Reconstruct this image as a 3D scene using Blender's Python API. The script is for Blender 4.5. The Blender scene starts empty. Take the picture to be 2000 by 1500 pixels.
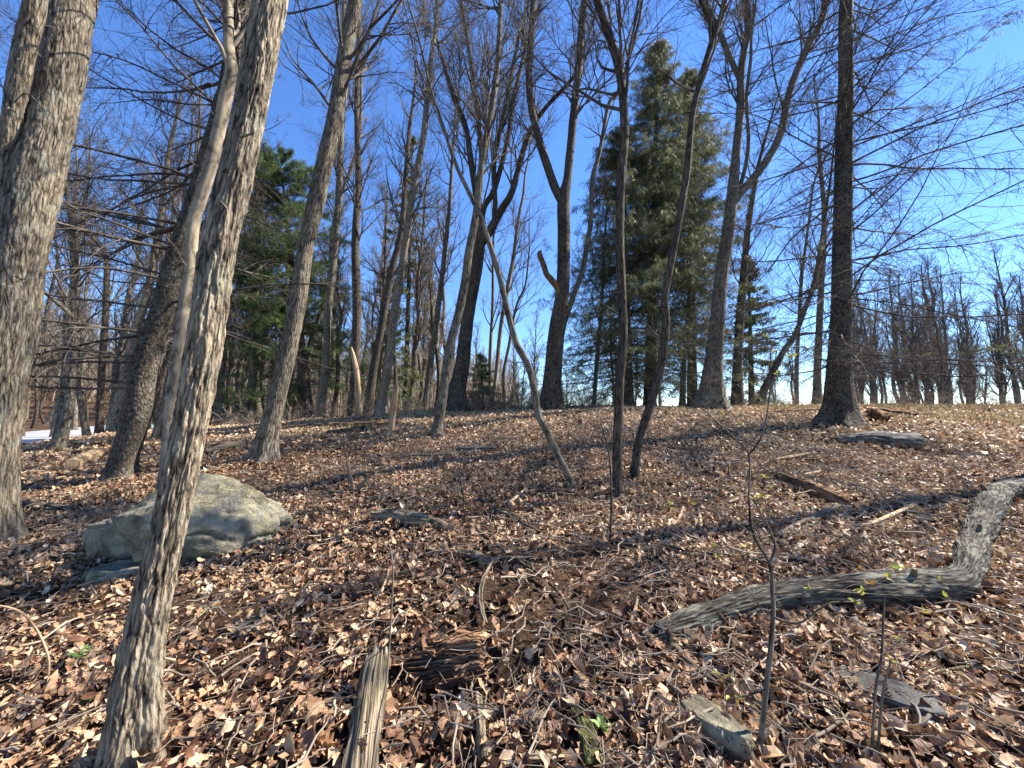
import bpy, math
import numpy as np
from mathutils import Vector, Matrix
R = math.radians
# ---------------------------------------------------------------- camera, sky, sun, exposure
scene = bpy.context.scene
C = scene.collection
F = 751.0; PITCH = R(5.0); EYE = 1.40
cam_d = bpy.data.cameras.new('camera'); cam = bpy.data.objects.new('camera', cam_d); C.objects.link(cam)
cam_d.sensor_width = 36; cam_d.lens = 36*F/2000; cam_d.clip_start = .03; cam_d.clip_end = 3000
cam.location = (0, 0, EYE); cam.rotation_euler = (R(90)+PITCH, 0, 0)
scene.camera = cam
SUN_AZ, SUN_EL = R(73), R(46)
w = bpy.data.worlds.new('World'); scene.world = w; w.use_nodes = True
nt = w.node_tree; bg = nt.nodes['Background']
sky = nt.nodes.new('ShaderNodeTexSky'); sky.sky_type = 'NISHITA'; sky.sun_disc = False
sky.sun_elevation = SUN_EL; sky.sun_rotation = SUN_AZ; sky.air_density = 1.0; sky.dust_density = 0; sky.ozone_density = 6.0
hs = nt.nodes.new('ShaderNodeHueSaturation'); hs.inputs['Saturation'].default_value = 1.13; hs.inputs['Hue'].default_value = .508; nt.links.new(sky.outputs[0], hs.inputs['Color'])
nt.links.new(hs.outputs[0], bg.inputs[0]); bg.inputs[1].default_value = .088
sd = bpy.data.lights.new('sun', 'SUN'); sd.energy = 5.0; sd.angle = R(.53); sd.color = (1, .92, .80)
so = bpy.data.objects.new('sun', sd); C.objects.link(so)
sdir = Vector((math.sin(SUN_AZ)*math.cos(SUN_EL), math.cos(SUN_AZ)*math.cos(SUN_EL), math.sin(SUN_EL)))
so.rotation_euler = sdir.to_track_quat('Z', 'Y').to_euler(); so.location = (20, 15, 25)
scene.view_settings.view_transform = 'Standard'; scene.view_settings.look = 'None'
scene.view_settings.exposure = 1.8; scene.view_settings.gamma = 1

rng = np.random.default_rng(7)
# ---------------------------------------------------------------- noise
def _h(i, j, k, s):
    n = (i.astype(np.int64)*374761393 + j.astype(np.int64)*668265263 + k.astype(np.int64)*2147483647 + s*144665) & 0xffffffff
    n = ((n ^ (n >> 13))*1274126177) & 0xffffffff
    return ((n ^ (n >> 16)) & 0xffff)/65535.0
def vn(p, s=0):
    p = np.asarray(p, float); i = np.floor(p).astype(np.int64); f = p-i; f = f*f*(3-2*f)
    o = 0
    for a in (0, 1):
        wa = f[..., 0] if a else 1-f[..., 0]
        for b in (0, 1):
            wb = f[..., 1] if b else 1-f[..., 1]
            for c in (0, 1):
                wc = f[..., 2] if c else 1-f[..., 2]
                o = o + wa*wb*wc*_h(i[..., 0]+a, i[..., 1]+b, i[..., 2]+c, s)
    return o*2-1
def fbm(p, o=3, s=0):
    p = np.asarray(p, float); r = 0; a = 1
    for k in range(o): r = r+a*vn(p*2**k, s+k); a *= .5
    return r
def sst(a, b, x):
    t = np.clip((x-a)/(b-a), 0, 1); return t*t*(3-2*t)
# ---------------------------------------------------------------- terrain
def Hs(x, y):
    x = np.asarray(x, float); y = np.asarray(y, float)
    xl = np.minimum(x, 0); xr = np.maximum(x, 0)
    yy = np.where(y < 9, y, 9+3.3*(1-np.exp(-(y-9)/3.3)))
    z = .145*yy + .058*np.maximum(xl, -15) + .006*np.minimum(xr, 20)
    z = z - .72*sst(12, 20, -x) + .022*np.clip(y-22, 0, 30)*sst(14, 24, -x)
    z = z - sst(-4, 3, x)*(np.clip(y-14, 0, 60)*.055*sst(14, 20, y))
    z = z + sst(55, 130, y+.35*(-x-30))*13*sst(12, -8, x) + sst(70, 160, -x)*12
    return z
def H(x, y):
    x = np.asarray(x, float); y = np.asarray(y, float)
    q = np.stack([x, y, np.zeros_like(x)], -1)
    r = np.hypot(x, y); k = sst(26, 16, r)*.75+.25
    rough = 1-sst(15, 17, -x)*sst(70, 55, -x)
    pit = -.15*np.exp(-((x+.30)/.30)**2-((y-1.72)/.14)**2)+.05*np.exp(-((x-.1)/.9)**2-((y-2.45)/.35)**2)
    return Hs(x, y) + (fbm(q*.45+3.3, 2, 11)*.075 + fbm(q*1.7, 2, 5)*.028*k + fbm(q*6.1, 2, 9)*.011*k)*rough+pit
cp, sp = math.cos(PITCH), math.sin(PITCH)
def raydir(px, py):
    a = (px-1000)/F; b = (750-py)/F
    return np.array([a, cp-b*sp, b*cp+sp])
def P(px, py, Y):
    d = raydir(px, py); return np.array([0, 0, EYE])+d*(Y/d[1])
def depth(p): return p[1]*cp+(p[2]-EYE)*sp
def G(px, py, mx=60):
    d = raydir(px, py); t = np.linspace(.8, mx, 6000)
    z = EYE+d[2]*t; h = H(d[0]*t, d[1]*t)
    i = np.argmax(z < h)
    if z[i] >= h[i]: i = int(np.argmin(z-h))
    return np.array([d[0]*t[i], d[1]*t[i], h[i]])
# ---------------------------------------------------------------- materials
def mat(name, rough=.8, spec=.3):
    m = bpy.data.materials.new(name); m.use_nodes = True; n = m.node_tree
    b = n.nodes['Principled BSDF']; b.inputs['Roughness'].default_value = rough
    b.inputs['Specular IOR Level'].default_value = spec
    return m, n, b
def node(n, t, **k):
    x = n.nodes.new(t)
    for a, v in k.items():
        if a in x.inputs: x.inputs[a].default_value = v
        else: setattr(x, a, v)
    return x
def ramp(n, src, stops):
    r = n.nodes.new('ShaderNodeValToRGB'); e = r.color_ramp.elements
    while len(e) < len(stops): e.new(.5)
    for el, (p, c) in zip(e, stops): el.position = p; el.color = (*c, 1)
    n.links.new(src, r.inputs[0]); return r.outputs[0]
def mixc(n, fac, a, b, mode='MIX'):
    m = n.nodes.new('ShaderNodeMix'); m.data_type = 'RGBA'; m.blend_type = mode
    if isinstance(fac, (int, float)): m.inputs[0].default_value = fac
    else: n.links.new(fac, m.inputs[0])
    for s, v in ((6, a), (7, b)):
        if isinstance(v, tuple): m.inputs[s].default_value = (*v, 1)
        else: n.links.new(v, m.inputs[s])
    return m.outputs[2]
def mapped(n, src, sc):
    m = n.nodes.new('ShaderNodeMapping'); m.inputs['Scale'].default_value = sc
    n.links.new(src, m.inputs[0]); return m.outputs[0]
def bark(name, dark, mid, light, us=26, vs=5, bump=.9, dist=.02, patch=None, pamt=.5):
    m, n, b = mat(name, .88, .18)
    at = n.nodes.new('ShaderNodeAttribute'); at.attribute_name = 'bk'; v = at.outputs['Vector']
    n1 = node(n, 'ShaderNodeTexNoise', Scale=1, Detail=6, Roughness=.62, Distortion=.5); n.links.new(mapped(n, v, (us, us, vs)), n1.inputs['Vector'])
    vo = node(n, 'ShaderNodeTexVoronoi', feature='DISTANCE_TO_EDGE', Scale=1.0)
    n0 = node(n, 'ShaderNodeTexNoise', Scale=1, Detail=3); n.links.new(mapped(n, v, (us*.7, us*.7, vs*1.6)), n0.inputs['Vector'])
    ad = node(n, 'ShaderNodeVectorMath', operation='ADD'); n.links.new(mapped(n, v, (us*1.2, us*1.2, vs*.8)), ad.inputs[0]); n.links.new(n0.outputs[1], ad.inputs[1])
    n.links.new(ad.outputs[0], vo.inputs['Vector'])
    ve = node(n, 'ShaderNodeMath', operation='MULTIPLY'); n.links.new(vo.outputs[0], ve.inputs[0]); ve.inputs[1].default_value = 3.2; ve.use_clamp = True
    mm = node(n, 'ShaderNodeMath', operation='MULTIPLY_ADD'); n.links.new(ve.outputs[0], mm.inputs[0]); mm.inputs[1].default_value = .34; 
    n.links.new(n1.outputs[0], mm.inputs[2])
    col = ramp(n, mm.outputs[0], [(.42, dark), (.62, mid), (.92, light)])
    big = node(n, 'ShaderNodeTexNoise', Scale=1, Detail=4); n.links.new(mapped(n, v, (4, 4, 1.3)), big.inputs['Vector'])
    bf = ramp(n, big.outputs[0], [(.35, (.72, .72, .72)), (.65, (1.15, 1.12, 1.05))])
    col = mixc(n, 1.0, col, bf, 'MULTIPLY')
    if patch:
        ln = node(n, 'ShaderNodeTexNoise', Scale=1, Detail=6, Roughness=.7); n.links.new(mapped(n, v, (9, 9, 5)), ln.inputs['Vector'])
        lf = ramp(n, ln.outputs[0], [(.52, (0, 0, 0)), (.62, (pamt,)*3)])
        col = mixc(n, lf, col, patch)
    n.links.new(col, b.inputs['Base Color'])
    bp = node(n, 'ShaderNodeBump', Strength=bump, Distance=dist); n.links.new(mm.outputs[0], bp.inputs['Height']); n.links.new(bp.outputs[0], b.inputs['Normal'])
    return m
M = {}
M['pale'] = bark('pale furrowed bark', (.018, .013, .009), (.18, .145, .105), (.35, .30, .225), 48, 8, 1, .02, (.22, .23, .17), .35)
M['grey'] = bark('grey brown bark', (.018, .014, .010), (.13, .108, .082), (.25, .215, .168), 36, 6, .9, .03, (.22, .23, .18), .5)
M['dark'] = bark('dark scaly bark', (.012, .010, .008), (.065, .054, .043), (.135, .115, .093), 30, 17, .9, .02, (.13, .14, .11), .45)
M['brown'] = bark('brown bark', (.014, .010, .007), (.068, .054, .041), (.135, .11, .085), 36, 7, .9, .02)
M['smooth'] = bark('smooth thin bark', (.06, .048, .035), (.20, .168, .125), (.31, .265, .2), 8, 3, .4, .01)
M['twig'] = bark('twig bark', (.035, .029, .024), (.095, .080, .067), (.16, .14, .12), 8, 3, .2, .003)
M['twigpale'] = bark('pale twig bark', (.09, .07, .055), (.20, .165, .13), (.31, .26, .21), 8, 3, .2, .003)
M['deadwood'] = bark('weathered dead wood', (.02, .015, .011), (.17, .135, .095), (.34, .28, .205), 60, 2.6, 1, .015, (.16, .17, .07), .4)
M['redrot'] = bark('crumbling red brown wood', (.022, .012, .007), (.21, .115, .065), (.42, .28, .17), 60, 5, 1, .02)
M['rot'] = bark('rotten brown wood', (.020, .012, .008), (.17, .095, .055), (.38, .25, .15), 55, 3, 1, .02)
M['log'] = bark('grey log bark', (.007, .006, .005), (.06, .053, .043), (.165, .152, .125), 34, 6, 1, .02, (.24, .25, .20), .5)
M['rust'] = bark('rusty dead wood', (.03, .014, .007), (.16, .085, .04), (.30, .18, .10), 40, 5, 1, .02)
M['snag'] = bark('peeled tan wood', (.10, .06, .035), (.34, .24, .15), (.50, .38, .26), 30, 1.5, .7, .01)
M['moss'] = bark('mossy rotten wood', (.015, .016, .006), (.05, .055, .018), (.12, .12, .045), 30, 20, 1, .02)

def leafmat(name, stops, rough=.6, trans=.0, attr='tint'):
    m, n, b = mat(name, rough, .35)
    at = n.nodes.new('ShaderNodeAttribute'); at.attribute_name = attr
    c = ramp(n, at.outputs['Fac'], stops)
    tc = n.nodes.new('ShaderNodeTexCoord')
    nz = node(n, 'ShaderNodeTexNoise', Scale=45, Detail=3); n.links.new(tc.outputs['Object'], nz.inputs['Vector'])
    c = mixc(n, 1.0, c, ramp(n, nz.outputs[0], [(.3, (.72, .70, .68)), (.7, (1.15, 1.13, 1.1))]), 'MULTIPLY')
    n.links.new(c, b.inputs['Base Color'])
    if trans:
        t = n.nodes.new('ShaderNodeBsdfTranslucent'); n.links.new(c, t.inputs[0])
        mx = n.nodes.new('ShaderNodeMixShader'); mx.inputs[0].default_value = trans
        n.links.new(b.outputs[0], mx.inputs[1]); n.links.new(t.outputs[0], mx.inputs[2])
        n.links.new(mx.outputs[0], n.nodes['Material Output'].inputs[0])
    return m
M['leaf'] = leafmat('fallen oak leaves', [(0, (.045, .02, .011)), (.22, (.15, .07, .037)), (.45, (.34, .20, .11)), (.7, (.48, .34, .21)), (1, (.66, .52, .36))], .55, .15)
M['needle'] = leafmat('spruce needles', [(0, (.038, .050, .022)), (.5, (.135, .155, .068)), (1, (.30, .30, .15))], .6, .3)
M['pine'] = leafmat('pine needles', [(0, (.028, .048, .014)), (.5, (.075, .115, .032)), (1, (.16, .22, .06))], .6, .2)
M['olive'] = leafmat('olive needles', [(0, (.05, .065, .02)), (.5, (.12, .15, .045)), (1, (.22, .25, .09))], .6, .2)
M['bud'] = leafmat('spring buds', [(0, (.25, .10, .03)), (.35, (.40, .32, .06)), (1, (.35, .42, .07))], .5, .3)
M['herb'] = leafmat('green herb leaf', [(0, (.10, .20, .05)), (1, (.28, .42, .12))], .5, .3)
M['grass'] = leafmat('dry grass', [(0, (.16, .14, .05)), (.5, (.36, .29, .14)), (1, (.52, .42, .27))], .7, .2)

def soil():
    m, n, b = mat('forest soil and litter', .95, .1)
    tc = n.nodes.new('ShaderNodeTexCoord'); v = tc.outputs['Object']
    a = node(n, 'ShaderNodeTexNoise', Scale=34, Detail=8, Roughness=.75); n.links.new(v, a.inputs['Vector'])
    vo = node(n, 'ShaderNodeTexVoronoi', Scale=26); n.links.new(v, vo.inputs['Vector'])
    c1 = ramp(n, a.outputs[0], [(.3, (.010, .006, .004)), (.5, (.036, .022, .014)), (.62, (.10, .062, .04)), (.75, (.26, .18, .12))])
    c2 = ramp(n, vo.outputs['Color'], [(0, (.014, .008, .005)), (.5, (.07, .038, .022)), (1, (.26, .17, .11))])
    b3 = node(n, 'ShaderNodeTexNoise', Scale=1.1, Detail=3); n.links.new(v, b3.inputs['Vector'])
    f = ramp(n, b3.outputs[0], [(.4, (.1, .1, .1)), (.6, (.7, .7, .7))])
    n.links.new(mixc(n, f, c1, c2), b.inputs['Base Color'])
    bp = node(n, 'ShaderNodeBump', Strength=1, Distance=.03); n.links.new(a.outputs[0], bp.inputs['Height']); n.links.new(bp.outputs[0], b.inputs['Normal'])
    return m
M['soil'] = soil()
def stone(name, a, bb, c, lich, sc=5):
    m, n, b = mat(name, .9, .2)
    tc = n.nodes.new('ShaderNodeTexCoord'); v = tc.outputs['Object']
    n1 = node(n, 'ShaderNodeTexNoise', Scale=sc, Detail=9, Roughness=.68); n.links.new(v, n1.inputs['Vector'])
    col = ramp(n, n1.outputs[0], [(.33, a), (.5, bb), (.7, c)])
    n2 = node(n, 'ShaderNodeTexNoise', Scale=sc*3.3, Detail=6, Roughness=.8); n.links.new(v, n2.inputs['Vector'])
    col = mixc(n, ramp(n, n2.outputs[0], [(.5, (0, 0, 0)), (.64, (.75,)*3)]), col, lich)
    n4 = node(n, 'ShaderNodeTexVoronoi', Scale=sc*16); n.links.new(v, n4.inputs['Vector'])
    col = mixc(n, 1.0, col, ramp(n, n4.outputs['Distance'], [(.02, (.35, .33, .3)), (.16, (1, 1, 1))]), 'MULTIPLY')
    n.links.new(col, b.inputs['Base Color'])
    bp = node(n, 'ShaderNodeBump', Strength=1, Distance=.05)
    n3 = node(n, 'ShaderNodeTexNoise', Scale=sc*4, Detail=9, Roughness=.7); n.links.new(v, n3.inputs['Vector'])
    n.links.new(n3.outputs[0], bp.inputs['Height']); n.links.new(bp.outputs[0], b.inputs['Normal'])
    return m
M['stone'] = stone('lichened boulder stone', (.07, .06, .042), (.21, .19, .14), (.42, .39, .30), (.40, .37, .20))
M['slate'] = stone('grey flat stone', (.05, .046, .042), (.13, .122, .112), (.25, .24, .22), (.21, .21, .17), 9)
def asphalt():
    m, n, b = mat('pale worn asphalt', .8, .3)
    tc = n.nodes.new('ShaderNodeTexCoord')
    a = node(n, 'ShaderNodeTexNoise', Scale=2, Detail=6); n.links.new(tc.outputs['Object'], a.inputs['Vector'])
    n.links.new(ramp(n, a.outputs[0], [(.3, (.20, .205, .22)), (.7, (.28, .285, .30))]), b.inputs['Base Color']); return m
M['road'] = asphalt()
# ---------------------------------------------------------------- mesh helpers
def mesh(name, V, Fc, m, attrs=None, smooth=True, loc=None):
    V = np.asarray(V, float).reshape(-1, 3)
    if loc is not None: V = V-np.asarray(loc)
    Fc = np.asarray(Fc, np.int32); k = Fc.shape[1]
    me = bpy.data.meshes.new(name)
    me.vertices.add(len(V)); me.vertices.foreach_set('co', V.astype(np.float32).ravel())
    me.loops.add(Fc.size); me.loops.foreach_set('vertex_index', Fc.ravel())
    me.polygons.add(len(Fc)); me.polygons.foreach_set('loop_start', np.arange(len(Fc), dtype=np.int32)*k)
    me.polygons.foreach_set('use_smooth', np.full(len(Fc), smooth))
    me.update(calc_edges=True)
    for an, (ty, dat) in (attrs or {}).items():
        a = me.attributes.new(an, ty, 'POINT')
        a.data.foreach_set('vector' if ty == 'FLOAT_VECTOR' else 'value', np.asarray(dat, np.float32).ravel())
    me.materials.append(m)
    me.validate()
    return me
def tag(o, label=None, cat=None, group=None, kind=None):
    if label: o['label'] = label
    if cat: o['category'] = cat
    if group: o['group'] = group
    if kind: o['kind'] = kind
    return o
def link(name, me, parent=None, loc=None):
    o = bpy.data.objects.new(name, me); C.objects.link(o)
    if parent: o.parent = parent
    elif loc is not None: o.location = loc
    return o
def empty(name, label, cat, loc, group=None):
    o = bpy.data.objects.new(name, None); C.objects.link(o); o.location = loc; o.empty_display_size = .2
    return tag(o, label, cat, group)
def nrm(a): return a/np.maximum(np.linalg.norm(a, axis=-1, keepdims=True), 1e-9)
class MB:                                             # gathers tubes / leaf faces, becomes ONE mesh
    def __init__(s): s.V = []; s.F = []; s.B = []; s.n = 0
    def add(s, V, Fc, B=None):
        V = V.reshape(-1, 3); s.V.append(V); s.F.append(np.asarray(Fc).reshape(-1, Fc.shape[-1])+s.n); s.n += len(V)
        s.B.append(V if B is None else B.reshape(len(V), -1))
    def tubes(s, Pt, Rd, S=4, cap=False, flat=None, rough=0, seed=0, rq=(7, 7, 2.2)):
        Pt = np.asarray(Pt, float); Rd = np.asarray(Rd, float)
        if Pt.ndim == 2: Pt = Pt[None]; Rd = Rd[None]
        K, N, _ = Pt.shape
        T = nrm(np.gradient(Pt, axis=1)); mt = nrm(Pt[:, -1]-Pt[:, 0])
        ref = np.where(np.abs(mt[:, 2:3]) > .7, [[0., 1., .0]], [[.0, .0, 1.]])[:, None, :]
        A = nrm(np.cross(ref, T)); B = np.cross(T, A)
        th = np.arange(S)*2*np.pi/S
        c, sn = np.cos(th), np.sin(th)
        ln = np.concatenate([np.zeros((K, 1)), np.cumsum(np.linalg.norm(np.diff(Pt, axis=1), axis=2), 1)], 1)
        off = rng.random((K, 1, 1))*40
        rb = Rd.mean(1)[:, None, None]*np.ones((K, N, 1))
        bk = np.stack([rb*c+0*ln[..., None]+off, rb*sn+0*ln[..., None]-off, ln[..., None]+off*1.7+0*c], -1)
        rr = Rd[..., None]*np.ones(S)
        if rough:
            q = bk-0; rr = rr*(1+rough*fbm(q*np.array(rq), 3, seed))
        V = Pt[:, :, None, :]+rr[..., None]*(c[:, None]*A[:, :, None, :]+sn[:, None]*B[:, :, None, :]*(1 if flat is None else flat))
        i = np.arange(K)[:, None, None]*N*S+np.arange(N-1)[None, :, None]*S+np.arange(S)[None, None, :]
        j = np.arange(K)[:, None, None]*N*S+np.arange(N-1)[None, :, None]*S+((np.arange(S)+1) % S)[None, None, :]
        Fq = np.stack([i, j, j+S, i+S], -1)
        s.add(V, Fq, bk)
        if cap:
            for k in range(K):
                for e, fl in ((0, 1), (N-1, 0)):
                    ring = V[k, e]; cc = Pt[k, e]+T[k, e]*(-1 if e == 0 else 1)*Rd[k, e]*.12
                    vv = np.concatenate([ring, (ring+cc)/2, cc[None]]); a = np.arange(S); b2 = (a+1) % S
                    f1 = np.stack([a, b2, b2+S, a+S], -1); f2 = np.stack([a+S, b2+S, np.full(S, 2*S), np.full(S, 2*S)], -1)
                    ff = np.concatenate([f1, f2]); ff = ff[:, ::-1] if fl else ff
                    s.add(vv, ff, (vv-cc)*.6+rng.random()*9)
        return V
    def make(s, name, m, loc=None, smooth=True, attr='bk'):
        V = np.concatenate(s.V); B = np.concatenate(s.B)
        fs = s.F; k = max(f.shape[-1] for f in fs)
        fs = [f if f.shape[-1] == k else np.concatenate([f, f[:, -1:]], 1) for f in fs]
        Fc = np.concatenate(fs)
        ty = 'FLOAT_VECTOR' if B.shape[1] == 3 else 'FLOAT'
        if k == 4 and np.any(Fc[:, 3] == Fc[:, 2]):
            d = Fc[:, 3] == Fc[:, 2]; q = Fc[~d]
            Fc = np.concatenate([Fc[d][:, :3], q[:, :3], q[:, [0, 2, 3]]])
        return mesh(name, V, Fc, m, {attr: (ty, B)}, smooth, loc)
def crs(pts, n, cols=None):                            # catmull-rom resample of rows
    p = np.asarray(pts, float)
    if len(p) < 3:
        t = np.linspace(0, 1, n)[:, None]; return p[0]*(1-t)+p[-1]*t
    d = np.concatenate([[0], np.cumsum(np.linalg.norm(np.diff(p[:, :3], axis=0), axis=1)**.7)])
    t = np.linspace(0, d[-1], n); i = np.clip(np.searchsorted(d, t, 'right')-1, 0, len(p)-2)
    u = ((t-d[i])/(d[i+1]-d[i]))[:, None]
    p0 = p[np.maximum(i-1, 0)]; p1 = p[i]; p2 = p[i+1]; p3 = p[np.minimum(i+2, len(p)-1)]
    return .5*((2*p1)+(-p0+p2)*u+(2*p0-5*p1+4*p2-p3)*u**2+(-p0+3*p1-3*p2+p3)*u**3)
# vectorised growth: children of a set of parent polylines
def spawn(Pp, Rp, n, t0, t1, a0, a1, L, rmul, N, up=0., wig=.15, rmin=.003, grav=0., side=None, tl=.5, rcap=1e9, tip=.3):
    K, Np, _ = Pp.shape
    n = np.broadcast_to(np.asarray(n), (K,)).astype(int); idx = np.repeat(np.arange(K), n); Q = len(idx)
    t = rng.uniform(t0, t1, Q); f = t*(Np-1); i = np.minimum(f.astype(int), Np-2); u = (f-i)[:, None]
    s = Pp[idx, i]*(1-u)+Pp[idx, i+1]*u; ra = Rp[idx, i]*(1-u[:, 0])+Rp[idx, i+1]*u[:, 0]
    T = nrm(Pp[idx, i+1]-Pp[idx, i]); rv = rng.normal(size=(Q, 3))
    if side is not None: rv[:, 2] *= side
    pr = nrm(rv-(rv*T).sum(1, keepdims=True)*T)
    a = rng.uniform(a0, a1, Q)[:, None]; d = nrm(np.cos(a)*T+np.sin(a)*pr+[0, 0, up])
    pl = np.linalg.norm(np.diff(Pp, axis=1), axis=2).sum(1)[idx]
    Ln = (L if L > 0 else -L*pl)*(1-tl*(t-t0)/max(t1-t0, 1e-6))*rng.uniform(.55, 1.25, Q)
    out = np.empty((Q, N, 3)); out[:, 0] = s
    for k in range(1, N):
        d = nrm(d+rng.normal(size=(Q, 3))*wig+[0, 0, up*.25-grav]); out[:, k] = out[:, k-1]+d*(Ln/(N-1))[:, None]
    r0 = np.clip(ra*rmul, rmin, rcap); rad = r0[:, None]*np.linspace(1, tip, N)
    return out, np.maximum(rad, rmin*.7)
# leaves: template triangles placed at points with frames
def leaf_template(kind):
    if kind == 'oak':
        x = np.array([0, .12, .22, .31, .43, .52, .63, .71, .83, .9, 1]); w = np.array([0, .06, .17, .11, .25, .15, .28, .16, .20, .11, 0])
    elif kind == 'oval':
        x = np.array([0, .25, .6, 1]); w = np.array([0, .23, .22, 0])
    elif kind == 'blade':
        x = np.array([0, .5, 1]); w = np.array([.05, .09, 0])
    else:
        x = np.array([0, .45, 1]); w = np.array([.0, .28, 0])
    n = len(x); mid = np.stack([x, 0*x, 0*x], 1); l = np.stack([x, w, 0*x], 1); r = np.stack([x, -w, 0*x], 1)
    V = np.concatenate([mid, l, r]); fs = []
    for i in range(n-1):
        for o in (n, 2*n):
            q = [i, i+1, o+i+1, o+i]
            if o == 2*n: q = q[::-1]
            fs += [[q[0], q[1], q[2]], [q[0], q[2], q[3]]]
    fs = [f for f in fs if np.linalg.norm(np.cross(V[f[1]]-V[f[0]], V[f[2]]-V[f[0]])) > 1e-6]
    return V-[.5, 0, 0], np.array(fs)
def place(kind, pos, X, Z, size, tint, curl=1.0, mb=None, width=1.0):
    V, Fc = leaf_template(kind); K = len(pos)
    X = nrm(X); Y = nrm(np.cross(Z, X)); Zn = np.cross(X, Y)
    a = rng.uniform(-1.0, 2.0, K)[:, None]*curl; b = rng.normal(0, .6, K)[:, None]*curl; tw = rng.normal(0, .8, K)[:, None]*curl; fo = rng.uniform(-.2, .55, K)[:, None]*curl
    vx, vy = V[:, 0][None], V[:, 1][None]*width
    z = a*vy**2*1.5+b*vx**2+tw*vx*vy+fo*np.abs(vy)+curl*.05*np.sin(vx*9+b*7)*np.sign(vy)
    W = pos[:, None]+size[:, None, None]*(vx[..., None]*X[:, None]+vy[..., None]*Y[:, None]+z[..., None]*Zn[:, None])
    Fa = Fc[None]+(np.arange(K)*len(V))[:, None, None]
    mb = mb or MB()
    mb.add(W, Fa.reshape(-1, 3), np.repeat(tint, len(V))[:, None])
    return mb
def rdir(n, zs=1.0):
    v = rng.normal(size=(n, 3)); v[:, 2] *= zs; return nrm(v)
# ================================================================ GROUND
def build_ground():
    th = np.concatenate([np.linspace(-66, 66, 620), np.linspace(70, 290, 56)]); th = np.radians(th)
    r = .45*np.power(520/.45, np.linspace(0, 1, 440)**.93)
    r = np.concatenate([[.02], r])
    X = r[:, None]*np.sin(th); Y = r[:, None]*np.cos(th); Z = H(X, Y)
    V = np.stack([X, Y, Z], -1); nr, na = X.shape
    i = (np.arange(nr-1)[:, None]*na+np.arange(na)[None]); j = (np.arange(nr-1)[:, None]*na+((np.arange(na)+1) % na)[None])
    Fq = np.stack([i, j, j+na, i+na], -1).reshape(-1, 4)[:, ::-1]
    o = link('forest_floor', mesh('forest_floor', V, Fq, M['soil'])); tag(o, kind='structure')
build_ground()
def build_road():
    n = 40
    a = np.linspace(0, 1, n)[:, None]
    near = np.array([[-18.6, 12.0], [-24, 24.5]]); far = np.array([[-28, 8.0], [-47, 37]])
    near = np.array([[-14, 2.0], [-19.6, 15], [-24.5, 24], [-36, 44]]); 
    nr_ = crs(np.c_[near, 0*near[:, :1]], n)[:, :2]; t = np.gradient(nr_, axis=0); t /= np.linalg.norm(t, axis=1, keepdims=True)
    nn = np.stack([-t[:, 1], t[:, 0]], 1)
    u = np.linspace(0, 7.5, 14)
    XY = nr_[:, None]+nn[:, None]*u[None, :, None]
    Z = H(XY[..., 0], XY[..., 1])+.03
    V = np.concatenate([XY, Z[..., None]], -1)
    i = np.arange(n-1)[:, None]*14+np.arange(13)[None]
    Fq = np.stack([i, i+1, i+15, i+14], -1).reshape(-1, 4)[:, ::-1]
    o = link('road', mesh('road', V, Fq, M['road'])); tag(o, kind='structure')
build_road()
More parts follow.
